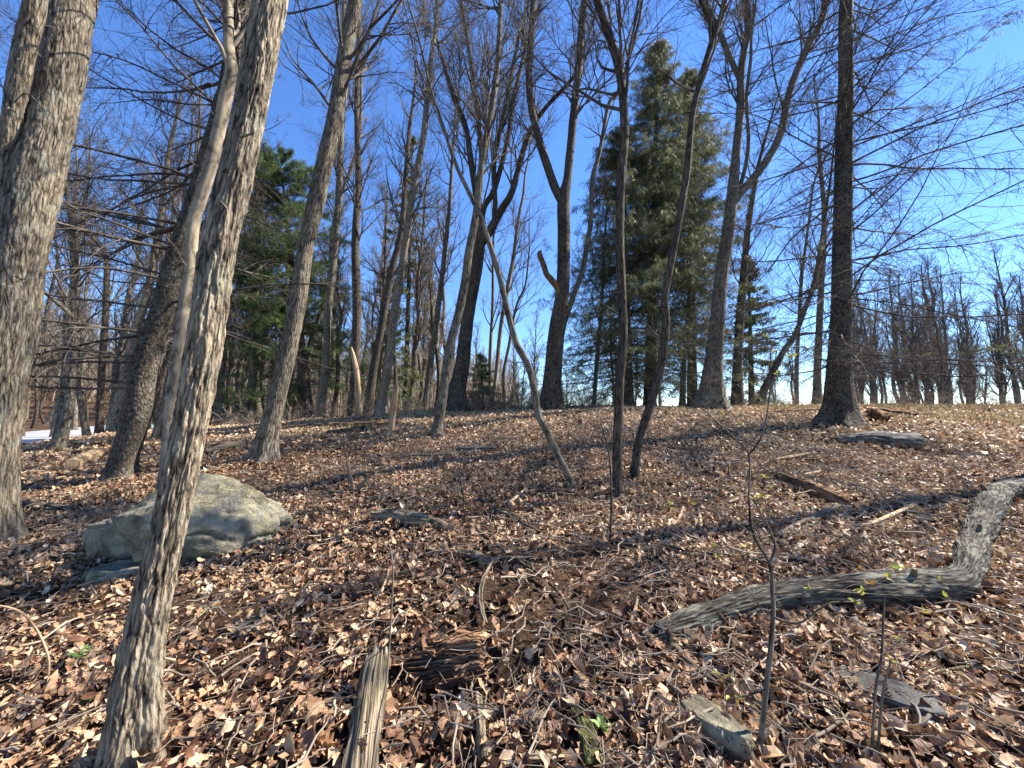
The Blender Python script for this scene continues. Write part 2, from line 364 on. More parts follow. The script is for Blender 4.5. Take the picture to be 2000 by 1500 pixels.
# ---------------------------------------------------------------- leaf litter
def litter():
    def sample(r0, r1, dens):
        A = .5*(r1**2-r0**2)*R(126); n = int(A*dens)
        r = np.sqrt(rng.uniform(r0**2, r1**2, n)); t = rng.uniform(R(-62), R(64), n)
        x, y = r*np.sin(t), r*np.cos(t)
        q = np.stack([x, y, 0*x], -1)
        m = fbm(q*.8+9, 3, 21)*.45+.82
        bare = np.exp(-(((x-.45)/.75)**2+((y-2.6)/.7)**2))*.8+np.exp(-(((x+2.3)/.9)**2+((y-2.5)/.3)**2))*.5
        k = rng.random(n) < np.clip(m-bare, .12, 1)
        return x[k], y[k]
    def layer(kind, r0, r1, dens, s0, s1, tilt, lift, mb, curl=1.0):
        x, y = sample(r0, r1, dens); n = len(x)
        e = .03; gx = (Hs(x+e, y)-Hs(x-e, y))/(2*e); gy = (Hs(x, y+e)-Hs(x, y-e))/(2*e)
        N = nrm(np.stack([-gx, -gy, 1+0*x], -1)+rng.normal(size=(n, 3))*tilt*[1, 1, .3])
        s = rng.uniform(s0, s1, n)
        z = H(x, y)+.004+rng.random(n)**1.5*lift+s*.1
        tint = np.clip(rng.normal(.52, .25, n)+.12*sst(-.5, 3, x)-.04+.12*sst(5, 9, y)+.12*fbm(np.stack([x, y, 0*x], -1)*.9, 2, 61), 0, 1)  # paler to the right and uphill: leaf tone plus sunlight put into the tint
        place(kind, np.stack([x, y, z], -1), rdir(n), N, s, tint, curl, mb)
    mb = MB()
    layer('oak', .5, 2.3, 430, .05, .12, .34, .04, mb)
    layer('oak', 2.3, 3.4, 380, .045, .10, .34, .04, mb)
    layer('oval', .5, 3.4, 900, .03, .085, .38, .045, mb)
    layer('tiny', .5, 4.0, 2600, .012, .038, .6, .05, mb)
    layer('tiny', 4.0, 8.5, 750, .025, .055, .6, .05, mb)
    layer('oak', 3.4, 6.0, 190, .045, .095, .42, .05, mb)
    layer('oval', 3.4, 8.0, 560, .035, .085, .45, .05, mb)
    layer('oval', 8.0, 17, 170, .055, .11, .45, .05, mb)
    layer('tiny', 8.0, 24, 110, .09, .15, .5, .05, mb)
    o = link('leaf_litter', mb.make('leaf_litter', M['leaf'], smooth=False, attr='tint'))
    tag(o, 'brown curled oak leaves carpeting the whole forest floor', 'leaf litter', kind='stuff')
    # fine twig litter
    n = 11000; r = rng.uniform(.9, 11, n); t = rng.uniform(R(-60), R(62), n)
    keep = (rng.random(n) < .45) | (r*np.sin(t) > -.2) | (r > 4); r, t = r[keep], t[keep]; n = len(r)
    x, y = r*np.sin(t), r*np.cos(t); d = rdir(n, .12); L = rng.uniform(.08, .45, n)*(.6+r*.06)
    Pt = np.stack([x, y, H(x, y)+.035+rng.random(n)*.045], -1)[:, None]+d[:, None]*(np.linspace(-.5, .5, 5)[None, :, None]*L[:, None, None])
    Pt[:, 1:-1] += rng.normal(size=(n, 3, 3))*(L*.05)[:, None, None]
    Pt[..., 2] = np.maximum(Pt[..., 2], H(Pt[..., 0], Pt[..., 1])+.008)
    m2 = MB(); m2.tubes(Pt, (.0012+.0055*rng.random(n)**3)[:, None]*(1+r*.04)[:, None]*np.linspace(1, .5, 5), 4)
    o = link('twig_litter', m2.make('twig_litter', M['twigpale'])); tag(o, 'thin broken twigs strewn all over the fallen leaves', 'twig litter', kind='stuff')
litter()
# ================================================================ TREES
def to3(path, Y, dy=0.0, base=None):
    """pixel path [(x,y,width)] -> points & radii standing at distance Y, drifting dy metres in depth over the path"""
    o = []; n = len(path)
    for k, (x, y, wd) in enumerate(path):
        yy = Y+dy*k/max(n-1, 1); p = P(x, y, yy); o.append([*p, wd*.5*depth(p)/F/math.sqrt(1+((x-1000)/F)**2)])
    return np.array(o)
def extend(a, extra, rtip=.012, upw=.5):
    d = nrm(a[-1, :3]-a[-3, :3]) if len(a) > 2 else nrm(a[-1, :3]-a[0, :3])
    n = 4; r = a[-1, 3]; rows = []; p = a[-1, :3].copy()
    for k in range(1, n+1):
        d = nrm(d+[0, 0, upw*.3]+rng.normal(size=3)*.06); p = p+d*extra/n
        rows.append([*p, r+(rtip-r)*k/n])
    return np.concatenate([a, rows])
def furrow(mb, V, b, S, amp, fu, fv, R0, seed):
    """push real bark furrows into the last tube of mb"""
    n = len(b); th = np.arange(S)*2*np.pi/S; ln = np.concatenate([[0], np.cumsum(np.linalg.norm(np.diff(b[:, :3], axis=0), axis=1))])[:, None]
    q = np.stack([np.cos(th)[None]*R0+0*ln, np.sin(th)[None]*R0+0*ln, ln+0*th[None]], -1)
    wp = fbm(q*np.array([14, 14, 8.]), 2, seed)*.7; c = q*np.array([fu, fu, fv])+wp[..., None]+seed
    f = np.clip(1-np.abs(vn(c, seed))*1.9, -.4, 1)*.6+np.clip(1-np.abs(vn(c*[2.1, 2.1, 2.6]+5, seed+1))*1.7, -.4, 1)*.4
    d = -amp*np.clip(f, 0, 1)**1.3+amp*.5*fbm(q*[60, 60, 25], 2, 8)+amp*.8*fbm(q*[9, 9, 3], 2, 44)
    V2 = V[0]+nrm(V[0]-b[:, None, :3])*d[..., None]
    mb.V[-1] = V2.reshape(-1, 3); return V2[None]
def stem(mb, a, step=.12, S=14, rough=.05, under=.25, flare=0, lobes=5, crack=None):
    L = np.linalg.norm(np.diff(a[:, :3], axis=0), axis=1).sum(); n = max(int(L/step), 8)
    b = crs(a, n); b[:, 3] = np.maximum(b[:, 3], .004)
    if under: b = np.concatenate([[[*(b[0, :3]-[0, 0, under]), b[0, 3]*1.1]], b])
    V = mb.tubes(b[:, :3], b[:, 3], S, rough=rough, seed=int(rng.integers(99)))
    if S >= 60: V = furrow(mb, V, b, S, .008, 34, 5, float(a[:, 3].mean()), 13)
    if flare:
        z = np.linalg.norm(b[:, :3]-b[1, :3], axis=1); z[0] = 0
        th = np.arange(S)*2*np.pi/S; ph = rng.random()*6
        k = flare*np.exp(-z/(a[0, 3]*2.2))[:, None]*(.5+.75*np.maximum(np.cos(lobes*th+ph), -.4)+.35*np.cos(2*th+ph))[None]
        V[0] += (V[0]-b[:, None, :3])*k[..., None]*[1, 1, .2]
        mb.V[-1] = V.reshape(-1, 3)
    return b
def as_poly(b, N=24):
    i = np.linspace(0, len(b)-1, N); k = np.minimum(i.astype(int), len(b)-2); u = (i-k)[:, None]
    c = b[k]*(1-u)+b[k+1]*u; return c[None, :, :3], c[None, :, 3]
def crown(mb, polys, spec):
    """bare deciduous crown: three or four orders of branches on the given stems"""
    for b, (n1, t0, t1, L1) in polys:
        Pp, Rp = as_poly(b)
        p0, r0 = spawn(Pp, Rp, 7, .14, max(t0, .3), .7, 1.4, .55, .2, 6, up=.2, wig=.2, rmin=.003, rcap=.008); q0, s0 = spawn(p0, r0, 4, .2, 1, .5, 1, -.5, .6, 4, wig=.2, rmin=.002); mb.tubes(p0, r0, 4); mb.tubes(q0, s0, 3)
        p1, r1 = spawn(Pp, Rp, int(n1*1.2), t0, t1, .5, 1.2, L1*1.2, .42, 9, up=.3, wig=.13, rcap=.032, rmin=.007, tip=.12)
        p2, r2 = spawn(p1, r1, spec[0], .15, .95, .4, .95, -.55, .6, 7, up=.15, wig=.14, rmin=.0042)
        p3, r3 = spawn(p2, r2, spec[1]+1, .12, 1, .35, .9, -.6, .6, 5, up=.08, wig=.15, rmin=.003)
        mb.tubes(p1, r1, 6); mb.tubes(p2, r2, 4); mb.tubes(p3, r3, 3)
        if spec[2]:
            p4, r4 = spawn(p3, r3, spec[2], .1, 1, .35, .85, -.65, .7, 4, up=.05, wig=.16, rmin=.0022)
            mb.tubes(p4, r4, 3)
def tree(name, label, cat, stems, Y, bk, tw='twig', spec=(7, 6, 3), rough=.05, S=14, step=.12, dy=0, flare=.5, tops=None, group=None, limbs=(), crowns=None):
    """stems[0] is the trunk; limbs are further big stems (parts named limb)"""
    a = to3(stems, Y, dy)
    base = a[0, :3].copy(); gz = float(H(base[0], base[1])); 
    loc = np.array([base[0], base[1], gz]); E = empty(name, label, cat, loc, group)
    mb = MB(); full = extend(a, tops[0]) if tops and tops[0] else a
    b = stem(mb, full, step, S, rough, .3, flare)
    link('trunk', mb.make('trunk', M[bk], loc), E)
    bl = [b]
    for k, (lp, ex) in enumerate(limbs):
        la = to3(lp, Y+dy*.3, rng.normal()*.5); la[0, :3] = la[0, :3]
        la = extend(la, ex) if ex else la
        m2 = MB(); bb = stem(m2, la, step, max(S-4, 8), rough, 0, 0)
        link('limb', m2.make('limb', M[bk], loc), E); bl.append(bb)
    if crowns:
        m3 = MB(); crown(m3, [(bl[i], c) for i, c in crowns], spec)
        link('branches', m3.make('branches', M[tw], loc), E)
    return E, bl
# ---- foreground tree with real furrowed bark
def front_tree():
    path = [(262, 1492, 118), (268, 1400, 108), (276, 1300, 100), (303, 1150, 89), (336, 1000, 85), (366, 850, 83), (395, 700, 82), (430, 475, 80), (471, 300, 75), (500, 150, 71), (528, 0, 70)]
    Y = G(262, 1492)[1]
    a = to3(path, Y, .12); a[:, 3] *= .94; loc = np.array([a[0, 0], a[0, 1], float(H(a[0, 0], a[0, 1]))])
    E = empty('furrowed_tree', 'pale furrowed leaning trunk nearest the camera, left of centre, in front of the boulder', 'tree', loc)
    full = extend(a, 6.5, .03)
    L = np.linalg.norm(np.diff(full[:, :3], axis=0), axis=1).sum()
    b = crs(full, 1500); b = np.concatenate([[[*(b[0, :3]-[0, 0, .3]), b[0, 3]*1.15]], b])
    S = 170; mb = MB(); V = mb.tubes(b[:, :3], b[:, 3], S)
    bk = mb.B[0].reshape(1, len(b), S, 3)[0]
    th = np.arange(S)*2*np.pi/S; ln = bk[..., 2]
    rr = .12; q = np.stack([np.cos(th)[None]*rr+0*ln, np.sin(th)[None]*rr+0*ln, ln], -1)
    warp = fbm(q*np.array([14, 14, 8.]), 2, 3)*.7
    c1 = q*np.array([44, 44, 6.5])+warp[..., None]
    r1 = 1-np.abs(vn(c1, 31))*1.9; r2 = 1-np.abs(vn(c1*[2.1, 2.1, 2.6]+5, 32))*1.7
    fur = np.clip(r1, -.4, 1)*.6+np.clip(r2, -.4, 1)*.4
    disp = -.0085*np.clip(fur, 0, 1)**1.3+.004*fbm(q*[60, 60, 25], 2, 8)+.006*fbm(q*[10, 10, 2], 2, 44)
    z = np.linalg.norm(b[:, :3]-b[1, :3], axis=1)
    fl = (.30*np.exp(-z/.28)+.25*np.exp(-z/.09))[:, None]*(.6+.5*np.cos(5*th+1)+.3*np.cos(3*th))[None]
    out = nrm(V[0]-b[:, None, :3])
    V2 = V[0]+out*(disp+fl*b[:, 3:4])[..., None]
    mb.V[0] = V2.reshape(-1, 3)
    me = mb.make('trunk', M['pale'], loc)
    link('trunk', me, E)
    m3 = MB(); Pp, Rp = as_poly(b)
    p1, r1 = spawn(Pp, Rp, 16, .62, .98, .5, 1.1, 2.2, .4, 8, up=.3, rcap=.03, rmin=.008)
    p2, r2 = spawn(p1, r1, 6, .2, .95, .4, 1, -.5, .6, 6, up=.1, wig=.2, rmin=.004); p3, r3 = spawn(p2, r2, 5, .2, 1, .4, 1, -.5, .6, 4, wig=.2, rmin=.003)
    m3.tubes(p1, r1, 6); m3.tubes(p2, r2, 4); m3.tubes(p3, r3, 3)
    link('branches', m3.make('branches', M['twigpale'], loc), E)
    # short broken twig stubs on the trunk
    for px, py, dx, dy2 in ((440, 405, -12, -14), (352, 1395, 0, 0), (470, 268, 24, -8), (340, 1290, -20, -5)):
        if dx == 0: continue
        c = P(px, py, Y-.05); d = P(px+dx, py+dy2, Y-.12)
        m4 = MB(); m4.tubes(np.linspace(c, d, 4), np.linspace(.006, .003, 4), 6); link('twig_stub', m4.make('twig_stub', M['smooth'], loc), E)
front_tree()
# ---- trees measured one by one
Yb = lambda x, y: float(G(x, y)[1])
y1 = Yb(-25, 1075)
tree('forked_tree', 'massive grey trunk forking above head height at the far left edge', 'tree',
     [(-28, 1078, 140), (-24, 1000, 124), (-8, 800, 118), (18, 650, 120), (36, 525, 118), (66, 370, 118), (96, 260, 102), (112, 175, 104), (127, 100, 98), (142, 0, 94)], y1, 'grey', spec=(6, 6, 2), rough=.04, S=130, step=.02,
     tops=(6,), flare=.35, dy=.25, limbs=[([(22, 450, 66), (10, 330, 60), (20, 260, 52), (34, 175, 52), (52, 80, 50), (70, 0, 50)], 5)], crowns=[(0, (14, .6, .98, 2.6)), (1, (10, .45, .98, 2.2))])
y3 = Yb(316, 985)
tree('slender_tree', 'slim pale smooth wavy stem directly behind the furrowed front trunk', 'tree',
     [(312, 985, 24), (322, 900, 22), (331, 800, 22), (345, 700, 24), (360, 600, 25), (372, 525, 26), (374, 475, 26), (380, 425, 27), (389, 398, 27), (410, 330, 27), (426, 260, 27), (441, 190, 28), (452, 140, 26), (447, 90, 23), (445, 0, 22)],
     y3, 'smooth', 'twigpale', spec=(5, 5, 2), S=20, step=.06, tops=(3.5,), flare=.2, crowns=[(0, (16, .55, .98, 1.6))])
y5 = Yb(515, 900)
tree('leaning_maple', 'brown grey trunk leaning right beyond the boulder, in front of the green pine', 'tree',
     [(514, 902, 50), (520, 875, 43), (527, 840, 40), (545, 760, 36), (562, 690, 35), (580, 600, 34), (596, 490, 33), (616, 400, 35), (634, 320, 34), (651, 250, 33), (667, 150, 30), (680, 70, 28), (696, -5, 28)],
     y5, 'grey', spec=(7, 6, 3), S=26, step=.07, tops=(6,), flare=.55, crowns=[(0, (26, .45, .98, 3.0))])
y11 = Yb(853, 853)
tree('slim_tree', 'slim sunlit trunk leaning right, close in front of a thicker dark trunk near the centre', 'tree',
     [(852, 855, 24), (857, 825, 20), (863, 790, 18), (877, 685, 18), (895, 615, 17), (909, 545, 17), (916, 490, 16), (930, 420, 15), (937, 350, 14), (947, 280, 13), (958, 227, 12), (968, 157, 11), (974, 87, 10), (979, 0, 9)],
     y11, 'grey', spec=(7, 6, 3), S=16, step=.08, tops=(4,), flare=.4, crowns=[(0, (26, .42, .98, 2.4))])
tree('many_stemmed_tree', 'dark straight trunk splitting into a fan of pale limbs near the centre', 'tree',
     [(888, 796, 40), (893, 760, 31), (902, 720, 28), (912, 632, 25), (923, 562, 25), (934, 500, 24), (939, 440, 20), (930, 380, 13), (922, 330, 12), (909, 245, 10), (888, 196, 9), (868, 130, 7)],
     13.2, 'brown', spec=(7, 6, 3), S=18, step=.1, tops=(3,), flare=.5,
     limbs=[([(936, 480, 18), (954, 455, 17), (979, 410, 15), (1000, 374, 13), (1021, 297, 11), (1038, 252, 10), (1066, 210, 8), (1115, 157, 7)], 3), ([(938, 440, 12), (947, 402, 11), (965, 371, 11), (986, 297, 10), (996, 245, 9), (1003, 196, 8), (1020, 120, 7)], 3),
            ([(965, 440, 11), (967, 400, 10), (965, 315, 10), (979, 245, 9), (1000, 140, 8), (1014, 70, 7)], 4), ([(938, 440, 11), (935, 380, 11), (940, 300, 10), (930, 200, 9), (915, 90, 8), (900, 0, 7)], 3)],
     crowns=[(0, (16, .5, .98, 2.6)), (1, (16, .2, .98, 2.6)), (2, (12, .2, .98, 2.2)), (3, (14, .2, .98, 2.2)), (4, (14, .2, .98, 2.2))])
y13 = Yb(1118, 948)
tree('crooked_sapling', 'thin crooked sapling leaning left across the centre of the clearing', 'tree',
     [(1120, 950, 14), (1101, 912, 13), (1073, 853, 14), (1052, 811, 14), (1042, 755, 13), (1031, 713, 13), (1007, 667, 13), (989, 597, 12), (975, 538, 11), (958, 482, 10), (938, 420, 9), (926, 395, 9), (895, 332, 8), (874, 273, 7), (856, 217, 6), (842, 175, 5), (824, 100, 4)],
     y13, 'grey', spec=(5, 5, 2), S=14, step=.05, tops=(1.2,), flare=.3, crowns=[(0, (12, .5, .98, 1.4))])
tree('twin_topped_tree', 'dark trunk dividing into two tall tops, with a rusty broken limb stub', 'tree',
     [(1075, 797, 42), (1077, 760, 33), (1078, 720, 28), (1084, 650, 26), (1098, 573, 26), (1101, 490, 25), (1101, 392, 24), (1108, 350, 17), (1115, 280, 16), (1122, 210, 16), (1131, 122, 15), (1135, 70, 15), (1142, 0, 14)],
     12.2, 'brown', spec=(7, 6, 3), S=22, step=.08, tops=(5,), flare=.5,
     limbs=[([(1101, 400, 16), (1084, 367, 17), (1066, 315, 16), (1052, 270, 15), (1038, 210, 14), (1033, 140, 14), (1038, 70, 13), (1042, 0, 12)], 4)],
     crowns=[(0, (24, .5, .98, 3.0)), (1, (20, .2, .98, 2.8))])
# its broken limb is a part as well
tt = [o for o in C.objects if o.name == 'twin_topped_tree'][0]
mbk = MB(); a = to3([(1103, 600, 15), (1090, 566, 14), (1077, 546, 14), (1068, 536, 12), (1061, 515, 11), (1054, 498, 10), (1056, 490, 5)], 12.12); bb = stem(mbk, a, .05, 12, .18, 0)
o = link('broken_limb', mbk.make('broken_limb', M['rust'], np.array(tt.location)), tt); o['label'] = 'rusty brown broken limb stub'
tree('thin_bent_tree', 'thin bent stem rising just right of the twin topped tree', 'tree',
     [(1090, 797, 12), (1091, 755, 11), (1098, 650, 11), (1119, 580, 11), (1137, 530, 10), (1147, 475, 10), (1154, 430, 9), (1157, 350, 9), (1171, 297, 8), (1189, 203, 7), (1206, 182, 6), (1215, 120, 5)],
     13.0, 'grey', spec=(6, 5, 2), S=10, tops=(3,), flare=.2, crowns=[(0, (16, .4, .98, 2))])
y16 = Yb(1205, 970)
tree('upright_tree', 'nearest upright slender trunk right of centre with its top bending left', 'tree',
     [(1206, 972, 25), (1206, 935, 20), (1206, 877, 19), (1210, 755, 18), (1217, 650, 18), (1213, 545, 18), (1210, 465, 18), (1213, 350, 17), (1220, 262, 17), (1213, 157, 17), (1196, 87, 16), (1178, 35, 15), (1165, -5, 15)],
     y16, 'brown', spec=(6, 5, 2), S=22, step=.05, tops=(4,), flare=.35, crowns=[(0, (20, .45, .98, 1.9))])
y17 = Yb(1238, 940)
tree('curving_tree', 'slender trunk curving up to the right, just right of the upright trunk', 'tree',
     [(1238, 942, 22), (1242, 900, 17), (1248, 860, 17), (1270, 790, 17), (1290, 720, 17), (1301, 632, 16), (1298, 580, 16), (1311, 510, 15), (1328, 420, 14), (1342, 332, 14), (1352, 227, 13), (1370, 150, 13), (1391, 80, 12), (1408, 35, 12), (1416, -5, 11)],
     y17, 'brown', spec=(6, 5, 2), S=20, step=.05, tops=(3,), flare=.35,
     limbs=[([(1397, 68, 9), (1383, 35, 8), (1368, 0, 8), (1350, -50, 7)], 1.5)], crowns=[(0, (18, .45, .98, 1.7)), (1, (6, .2, .9, 1))])
tree('flared_maple', 'stout grey flared maple with three tall limbs, left of the big dark spruce', 'tree',
     [(1388, 797, 56), (1390, 770, 42), (1393, 720, 35), (1401, 632, 30), (1408, 545, 28), (1418, 480, 26), (1430, 385, 24), (1438, 297, 18), (1446, 210, 17), (1447, 147, 16), (1453, 100, 15), (1461, 52, 15), (1457, -5, 14)],
     11.6, 'grey', spec=(7, 6, 3), S=28, step=.07, tops=(5,), flare=.6,
     limbs=[([(1430, 400, 20), (1446, 376, 19), (1464, 357, 18), (1496, 315, 17), (1524, 262, 17), (1538, 196, 16), (1552, 150, 16), (1580, 87, 16), (1604, 42, 15), (1616, -5, 14)], 5), ([(1447, 160, 11), (1430, 122, 11), (1415, 85, 11), (1398, 45, 10), (1373, -5, 10)], 4),
            ([(1432, 405, 9), (1455, 330, 9), (1462, 270, 8), (1458, 190, 7), (1466, 120, 7)], 3)],
     crowns=[(0, (22, .5, .98, 3.0)), (1, (20, .3, .98, 2.8)), (2, (8, .2, .98, 2.0)), (3, (8, .2, .98, 1.6))])
for (qx, qy), lb in (((2330, 893), 'bare tree standing just outside the picture at the right, beyond the fallen log'),):
    g = G(qx, qy); Yq = g[1]; E = empty('bare_tree', lb, 'tree', g); zz = np.linspace(0, 1, 9); a = np.stack([g[0]+.5*zz+.15*np.sin(zz*5), g[1]+.3*zz, g[2]-.2+zz*13, .17*(1-.8*zz)], -1)
    mb = MB(); b = stem(mb, a, .2, 16, .06, .2, .5); link('trunk', mb.make('trunk', M['grey'], g), E); m3 = MB(); crown(m3, [(b, (16, .4, .97, 2.6))], (5, 4, 0)); link('branches', m3.make('branches', M['twig'], g), E)
# mid-distance trees (far side of the clearing)
mid = [
 ('straight_tree', 'slender grey trunk standing left of the forked pair, behind the leaning maple', [(626, 812, 19), (632, 750, 16), (637, 700, 15), (642, 600, 14), (655, 475, 13), (664, 330, 12), (668, 200, 10), (671, 60, 9), (672, -5, 8)], 15, 'grey', 24, (7, 6, 3)),
 ('straight_tree', 'upright dark trunk right behind the pale pointed snag', [(690, 806, 24), (692, 760, 19), (697, 600, 18), (694, 475, 16), (700, 350, 13), (697, 200, 11), (702, 60, 9)], 14.5, 'brown', 26, (7, 6, 3)),
 ('straight_tree', 'dark leaning trunk immediately left of the pale birch like one', [(719, 802, 20), (730, 720, 16), (745, 640, 15), (765, 530, 14), (784, 450, 12), (792, 350, 10), (800, 250, 8)], 15.5, 'dark', 18, (6, 5, 3)),
 ('straight_tree', 'tall pale leaning trunk rising behind the short broken stub', [(739, 819, 23), (746, 780, 19), (757, 720, 18), (769, 622, 16), (785, 520, 15), (797, 437, 14), (811, 350, 13), (828, 262, 12), (834, 192, 11), (841, 122, 10), (851, 52, 9), (856, -5, 8)], 12, 'pale', 26, (7, 6, 3)),
 ('bare_tree', 'thin pale trunk in the blue gap left of the crooked sapling', [(962, 792, 10), (968, 740, 8), (978, 640, 8), (992, 560, 8), (1003, 500, 7), (1012, 430, 6), (1022, 380, 5)], 18, 'pale', 18, (6, 5, 3)),
 ('bare_tree', 'very slim upright trunk between the centre pair and the blue gap', [(958, 790, 8), (957, 700, 7), (962, 600, 6), (963, 500, 5)], 20, 'grey', 14, (6, 5, 2)),
 ('bare_tree', 'slim forked tree standing in the open blue gap', [(986, 790, 8), (984, 730, 7), (995, 670, 6), (1008, 600, 5), (1025, 560, 4)], 17, 'grey', 14, (6, 5, 2)),
 ('dark_tree', 'dark trunk half hidden behind the flared maple on its right', [(1441, 793, 26), (1440, 730, 20), (1444, 640, 18), (1452, 540, 15), (1462, 440, 12), (1478, 340, 9)], 14.5, 'dark', 20, (6, 5, 3)),
 ('bent_tree', 'crooked dark tree bending right towards the big spruce trunk', [(1486, 790, 24), (1492, 762, 17), (1506, 734, 15), (1527, 692, 13), (1552, 655, 12), (1570, 610, 11), (1588, 560, 10), (1600, 500, 9), (1612, 420, 7)], 13.5, 'dark', 20, (6, 5, 3)),
 ('slim_grey_tree', 'thin straight grey trunk just left of the big dark spruce', [(1556, 793, 10), (1556, 720, 9), (1560, 640, 8), (1566, 540, 7), (1580, 430, 5)], 18, 'grey', 18, (6, 5, 2)),
 ('straight_tree', 'trunk seen partly behind the left side of the big dark spruce', [(1597, 793, 24), (1596, 740, 17), (1600, 640, 15), (1605, 540, 13), (1610, 420, 11), (1600, 300, 8)], 16, 'grey', 22, (6, 5, 3)),
 ('straight_tree', 'thin trunk under the evergreens right of the twin topped tree', [(1160, 793, 9), (1166, 700, 8), (1175, 600, 7), (1180, 480, 6)], 17, 'grey', 12, (6, 5, 2)),
 ('straight_tree', 'thin dark trunk right of the curving one, below the evergreen boughs', [(1333, 793, 13), (1336, 700, 11), (1345, 600, 9), (1350, 500, 8)], 15, 'dark', 10, (6, 5, 2)),
 ('straight_tree', 'slender trunk leaning right in the gap left of the slim sunlit trunk', [(830, 800, 14), (842, 700, 12), (856, 600, 11), (868, 500, 10), (878, 400, 8), (884, 300, 6)], 17, 'grey', 22, (6, 5, 3)),
 ('bare_tree', 'tall leaning tree beside the green pine on its right', [(575, 806, 12), (600, 690, 10), (640, 560, 9), (655, 420, 8), (700, 280, 7), (706, 150, 6)], 19, 'grey', 20, (6, 5, 3)),
 # left background
 ('left_tree', 'pale trunk leaning right behind the dark larch', [(222, 848, 34), (232, 800, 28), (246, 730, 25), (262, 660, 22), (290, 560, 18), (310, 450, 15), (325, 330, 12)], 13.2, 'pale', 20, (7, 6, 3)),
 ('left_tree', 'grey trunk leaning right between the larch and the slim pale stem', [(298, 884, 26), (310, 830, 20), (326, 760, 17), (345, 650, 15), (352, 500, 12)], 9.0, 'grey', 12, (6, 5, 2)),
 ('left_tree', 'upright trunk by the road with a crown bending left high up', [(194, 852, 20), (196, 780, 17), (200, 700, 16), (207, 600, 15), (208, 510, 14), (196, 480, 12), (165, 450, 10), (140, 415, 8), (128, 380, 6)], 13.8, 'brown', 24, (7, 6, 3)),
 ('left_tree', 'trunk by the road right of the split trunked tree', [(170, 852, 18), (160, 800, 15), (152, 740, 14), (150, 660, 13), (152, 560, 11), (148, 440, 8)], 13.9, 'grey', 20, (7, 6, 3)),
]
for nm, lb, path, Y, bkn, n1, sp_ in mid:
    # stand each base on the ground along its own line of sight
    x0, y0, w0 = path[0]; Yg = Y
    path = [(x0, y0, w0)]+path[1:]
    a0 = P(x0, y0, Yg); gz = float(H(a0[0], a0[1]))
    if a0[2] > gz:                               # base hidden by the crest: go down to the ground
        py = y0+(a0[2]-gz)*F/Yg; path = [(x0, py, w0*1.05)]+path
    tree(nm, lb, 'tree', path, Yg, bkn, spec=sp_, S=12, step=.16, tops=(4,), flare=.35, crowns=[(0, (n1, .32, .98, 2.6))])
# ---- split trunked tree, left background
ys = Yb(112, 880)
tree('split_trunk_tree', 'split trunk with bare tan wood near the road on the left', 'tree', [(108, 882, 34), (122, 850, 26), (133, 800, 22), (140, 740, 18), (145, 680, 14), (142, 560, 12), (138, 440, 10), (120, 300, 8)], ys, 'grey', spec=(6, 5, 3), S=14, tops=(3,), flare=.5,
     limbs=[([(100, 886, 24), (112, 850, 20), (122, 790, 20), (128, 720, 19), (130, 660, 17), (129, 612, 14)], 0), ([(146, 622, 12), (125, 603, 12), (104, 585, 11), (86, 570, 10)], 0)], crowns=[(0, (20, .45, .98, 2.4))])
